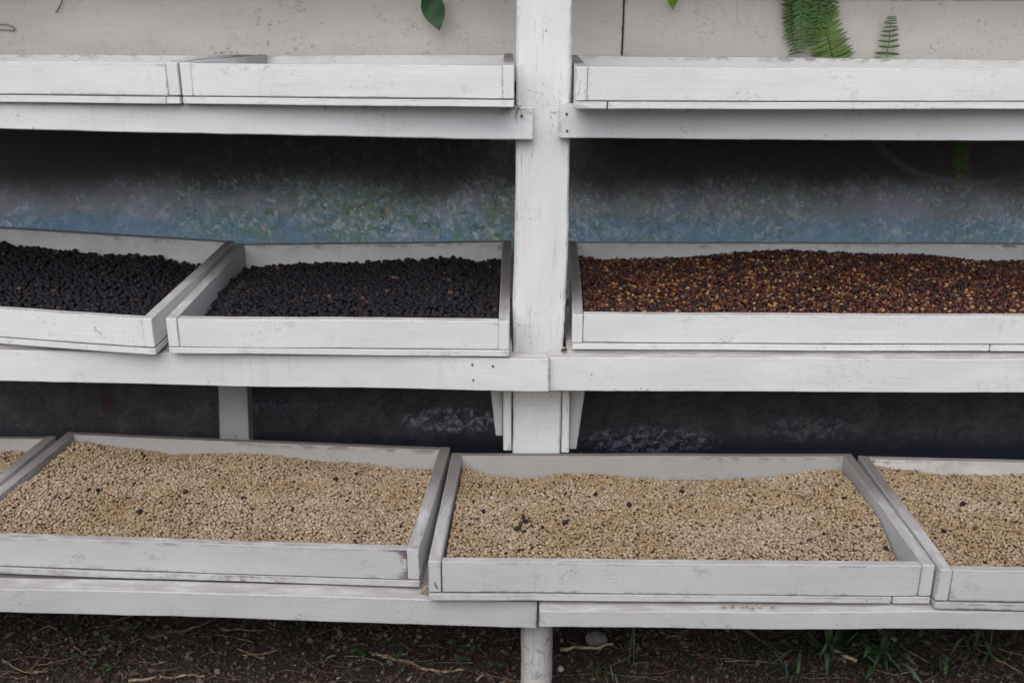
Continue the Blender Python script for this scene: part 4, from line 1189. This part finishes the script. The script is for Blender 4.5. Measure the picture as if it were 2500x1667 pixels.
for i, (x, y) in enumerate(cl_pts):
    x += rl.uniform(-.012, .012); y += rl.uniform(-.012, .012)
    s = rl.uniform(0.0085, 0.014)
    hgt = s * 2.1
    c = root('clover_sprout', (x, y, gz(x, y) + hgt), 'small green clover sprout growing in the litter left of the round leg' if x < 0.05 else 'small green clover sprout growing right beside the round leg', 'clover', 'clover sprouts below the rack' if x < 0.05 else None)
    st = bpy.data.objects.new('stem', CST); st.parent = c; st.scale = (s, s, s); COL.objects.link(st)
    tx, ty = rl.uniform(-.1, .5), rl.uniform(-.4, .4)
    for k in range(3):
        o = bpy.data.objects.new('leaflet', CLM[i % 2]); o.parent = c; o.scale = (s, s, s)
        o.rotation_euler = (tx, ty, rl.uniform(-.2, .2) + k * 2.094 + i); COL.objects.link(o)

# grass blades on the right
GR = [flat('grass_green', (0.085, 0.155, 0.065), 0.5, 0.25), flat('grass_grey_green', (0.13, 0.185, 0.125), 0.5, 0.25)]
def blade(base, tip, width, bend, n=9):
    b = Vector(base); t = Vector(tip)
    mid = (b + t) / 2 + Vector((0, 0, bend))
    c = curve([b, mid, t], n)
    V = []; F = []
    side = (t - b).cross(Vector((0, 0.5, 1))).normalized()
    for i, p in enumerate(c):
        wd = width * 0.5 * (0.7 + 0.5 * math.sin(math.pi * i / n)) * (1 - (i / n) ** 3) + 0.0002
        V += [p - side * wd, p + Vector((0, 0, -wd * .3)), p + side * wd]
    for i in range(n):
        a = i * 3; F += [(a, a + 1, a + 4, a + 3), (a + 1, a + 2, a + 5, a + 4)]
    return V, F
def tuft(x, y, nb, label, spread=0.13, hgt=0.12, wd=0.007):
    t = root('grass_tuft', (x, y, gz(x, y)), label, 'grass', 'grass tufts under the lowest shelf')
    for k in range(nb):
        a = rl.uniform(0, 6.28); r_ = spread * rl.uniform(.35, 1)
        bx, by = x + rl.uniform(-.025, .025), y + rl.uniform(-.02, .02)
        V, F = blade((bx, by, gz(bx, by)), (bx + r_ * math.cos(a), by + r_ * math.sin(a) * .6 - 0.02, gz(bx, by) + hgt * rl.uniform(.2, .9)), wd * rl.uniform(.6, 1.5), hgt * rl.uniform(.15, .5))
        link('blade', mesh_np('blade', V, F, True), GR[k % 2], t)
tuft(0.80, 2.27, 30, 'grass tuft with broad grey-green blades right of the cream stalk piece', 0.24, 0.13, 0.015)
tuft(0.93, 2.24, 30, 'grass tuft with broad blades beneath the stubby tan stalk piece', 0.24, 0.13, 0.015)
tuft(0.70, 2.19, 16, 'low grass tuft at the bottom edge below the brown stick', 0.15, 0.08, 0.006)
tuft(0.22, 2.18, 14, 'thin grass tuft at the bottom edge just right of the round leg', 0.16, 0.09, 0.004)
tuft(0.30, 2.22, 6, 'sparse fine grass tuft below the tan stick', 0.14, 0.16, 0.003)
tuft(1.08, 2.20, 14, 'grass tuft near the bottom right corner', 0.15, 0.09, 0.006)
tuft(1.20, 2.27, 16, 'grass tuft beside the long straw near the right edge', 0.16, 0.11, 0.008)
tuft(0.60, 2.26, 12, 'grass tuft right of the thick brown stick', 0.14, 0.10, 0.006)
tuft(0.88, 2.40, 18, 'shaded grass tuft against the rail on the right', 0.15, 0.12, 0.008)
tuft(-0.40, 2.41, 8, 'dim grass tuft in the shade left of the post', 0.10, 0.08, 0.006)

# big leaves in the shade at right
for (x, y, z, s, a) in ((0.60, 2.40, 0.085, 0.055, 0.2), (0.665, 2.40, 0.08, 0.045, -0.3), (0.70, 2.42, 0.10, 0.05, 0.6), (1.32, 2.38, 0.08, 0.055, -0.4)):
    o = link('ground_leaf', broad_leaf(s, s * 0.8, LEAF), None, None, recenter=False)
    o.location = (x, y, z + 0.01); o.rotation_euler = (R(-25), a, a)
    tag(o, 'broad green leaf in the shade below the rail, right of the grey stone' if x < 1 else 'broad green leaf in the shade below the rail at the right edge', 'leaf', 'broad leaves below the rail' if x < 1 else None)

# pale dry florets
FL_ = flat('dry_floret', (0.50, 0.40, 0.36), 0.8)
def floret():
    V = []; F = []
    for k in range(4):
        a = k * 1.57
        i = len(V)
        V += [(0, 0, 0), (math.cos(a) + .3 * math.sin(a), math.sin(a) - .3 * math.cos(a), .6), (1.2 * math.cos(a), 1.2 * math.sin(a), .9), (math.cos(a) - .3 * math.sin(a), math.sin(a) + .3 * math.cos(a), .6)]
        F.append((i, i + 1, i + 2, i + 3))
    me = mesh_np('dry_floret', V, F); me.materials.append(FL_)
    return me
FLM = floret()
for (x, y) in [(-0.36, 2.33), (-0.285, 2.335), (-0.26, 2.33), (-0.24, 2.345), (-0.27, 2.32), (-0.12, 2.31), (-0.10, 2.30), (-0.105, 2.27), (-0.08, 2.28), (-0.45, 2.265), (-0.435, 2.262), (-0.42, 2.27), (-0.35, 2.31), (-0.32, 2.31),
               (-1.02, 2.28), (-1.04, 2.26), (-0.99, 2.25), (-1.07, 2.25), (-0.93, 2.27), (-0.63, 2.36), (-0.61, 2.34), (-0.61, 2.33), (0.30, 2.31), (0.20, 2.32), (-0.79, 2.23), (-0.66, 2.23), (-0.52, 2.24), (-0.56, 2.27)]:
    o = bpy.data.objects.new('dry_floret', FLM); s = rl.uniform(.003, .0055)
    o.location = (x, y, gz(x, y) + 0.012 + rl.uniform(0, .02)); o.rotation_euler = (rl.uniform(-.8, .8), rl.uniform(-.8, .8), rl.uniform(0, 6)); o.scale = (s, s, s)
    COL.objects.link(o); tag(o, 'tiny pale dried flower in the litter below the rack', 'dried flower', 'tiny dried flowers in the litter')

# grey-white stone
def stone(loc, s, label, seed, mat):
    V = []; F = []; m, rg = 14, 9
    for i in range(rg + 1):
        ph = math.pi * i / rg
        for k in range(m):
            t = 2 * math.pi * k / m
            d = Vector((math.sin(ph) * math.cos(t), math.sin(ph) * math.sin(t), math.cos(ph)))
            rr = 1 + 0.22 * mnoise.noise(d * 1.5 + Vector((seed, 0, 0))) + 0.07 * mnoise.noise(d * 5)
            V.append((d.x * rr * s[0], d.y * rr * s[1], d.z * rr * s[2]))
    for i in range(rg):
        for k in range(m):
            k2 = (k + 1) % m
            F.append((i * m + k, (i + 1) * m + k, (i + 1) * m + k2, i * m + k2))
    o = link('stone', mesh_np('stone', V, F, True), mat, None, False)
    o.location = loc
    tag(o, label, 'stone')
stone((0.22, 2.31, 0.022), (0.03, 0.022, 0.02), 'grey white stone on the soil right of the round leg', 1.2, flat('stone', (0.28, 0.265, 0.265), 0.8, 0.3, 90))
stone((0.125, 2.20, 0.012), (0.008, 0.007, 0.008), 'small white pebble beside the round leg', 4.2, flat('pebble', (0.5, 0.49, 0.48), 0.8, 0.2, 90))

# crumbs of soil, grit and leaf fragments: uncountable
def crumbs():
    base = np.array([(1, 0, 0), (-1, 0, 0), (0, 1, 0), (0, -1, 0), (0, 0, 1), (0, 0, -1)], float)
    tf = np.array([(0, 2, 4), (2, 1, 4), (1, 3, 4), (3, 0, 4), (2, 0, 5), (1, 2, 5), (3, 1, 5), (0, 3, 5)])
    N = 52000
    x = rng.uniform(-1.6, 1.6, N); y = rng.uniform(1.45, 2.62, N)
    s = rng.gamma(2.0, 0.0011, N) + 0.0012
    Rm = rotmats(N, 1.0)
    k = rng.uniform(0.5, 1.3, (N, 1, 3))
    z = np.array([gz(a, b) for a, b in zip(x, y)])
    P = np.stack([x, y, z + s * 0.4], 1)
    pts = np.einsum('nij,nkj->nki', Rm * s[:, None, None], base[None] * k) + P[:, None, :]
    F = tf[None] + (np.arange(N) * 6)[:, None, None]
    return mesh_np('gravel', pts.reshape(-1, 3), F.reshape(-1, 3))
GRIT = island('grit', [(0.0, (0.045, 0.034, 0.031)), (0.5, (0.10, 0.074, 0.068)), (0.8, (0.18, 0.14, 0.13)), (0.97, (0.24, 0.19, 0.175)), (1.0, (0.42, 0.35, 0.31))], 0.85, 0.2)
tag(link('gravel', crumbs(), GRIT), 'dark crumbly soil grit under the rack', 'gravel', kind='stuff')

# straw ends, leaf scraps and rootlets that no one could count
def litter(n, name, kind, mat, label):
    V = []; F = []; r = random.Random(kind)
    for i in range(n):
        x = r.uniform(-1.5, 1.5); y = 2.6 - 1.1 * r.random() ** 1.6; a = r.uniform(0, 6.28); z = gz(x, y) + r.uniform(0.001, 0.012)
        if kind == 1:
            L = r.uniform(0.012, 0.06); wd = r.uniform(0.0006, 0.0017); b = r.uniform(-.25, .25)
            d = Vector((math.cos(a), math.sin(a) * .6, r.uniform(-.1, .3))) * L; s_ = Vector((-math.sin(a), math.cos(a), 0)) * wd; p = Vector((x, y, z)); m_ = p + d * .5 + Vector((-d.y, d.x, 0.1 * L)) * b
            k = len(V); V += [p - s_, p + s_, m_ + s_, m_ - s_, p + d + s_ * .4, p + d - s_ * .4]; F += [(k, k + 1, k + 2, k + 3), (k + 3, k + 2, k + 4, k + 5)]
        else:
            s0 = r.uniform(0.004, 0.011); k = len(V); m = r.choice((4, 5, 6))
            tl = (r.uniform(-.6, .6), r.uniform(-.6, .6))
            for j in range(m):
                t = a + 6.28 * j / m; q_ = s0 * r.uniform(.45, 1.1)
                dx, dy = q_ * math.cos(t), q_ * math.sin(t) * .7
                V.append((x + dx, y + dy, z + 0.003 + dx * tl[0] + dy * tl[1] + r.uniform(0, .0015)))
            F.append(tuple(range(k, k + m)))
    tag(link(name, mesh_np(name, V, F), mat), label, 'litter', kind='stuff')
litter(4200, 'straw_litter', 1, island('straw_bits', [(0.0, (0.06, 0.045, 0.035)), (0.5, (0.14, 0.105, 0.075)), (0.85, (0.27, 0.205, 0.135)), (1.0, (0.44, 0.36, 0.25))], 0.8, 0.2), 'fine dry straw strewn over the soil under the rack')
litter(8500, 'leaf_litter', 2, island('leaf_bits', [(0.0, (0.03, 0.021, 0.018)), (0.45, (0.085, 0.055, 0.045)), (0.75, (0.15, 0.085, 0.065)), (0.93, (0.22, 0.17, 0.145)), (1.0, (0.36, 0.30, 0.27))], 0.8, 0.2), 'crumbled brown leaf litter on the soil under the rack')
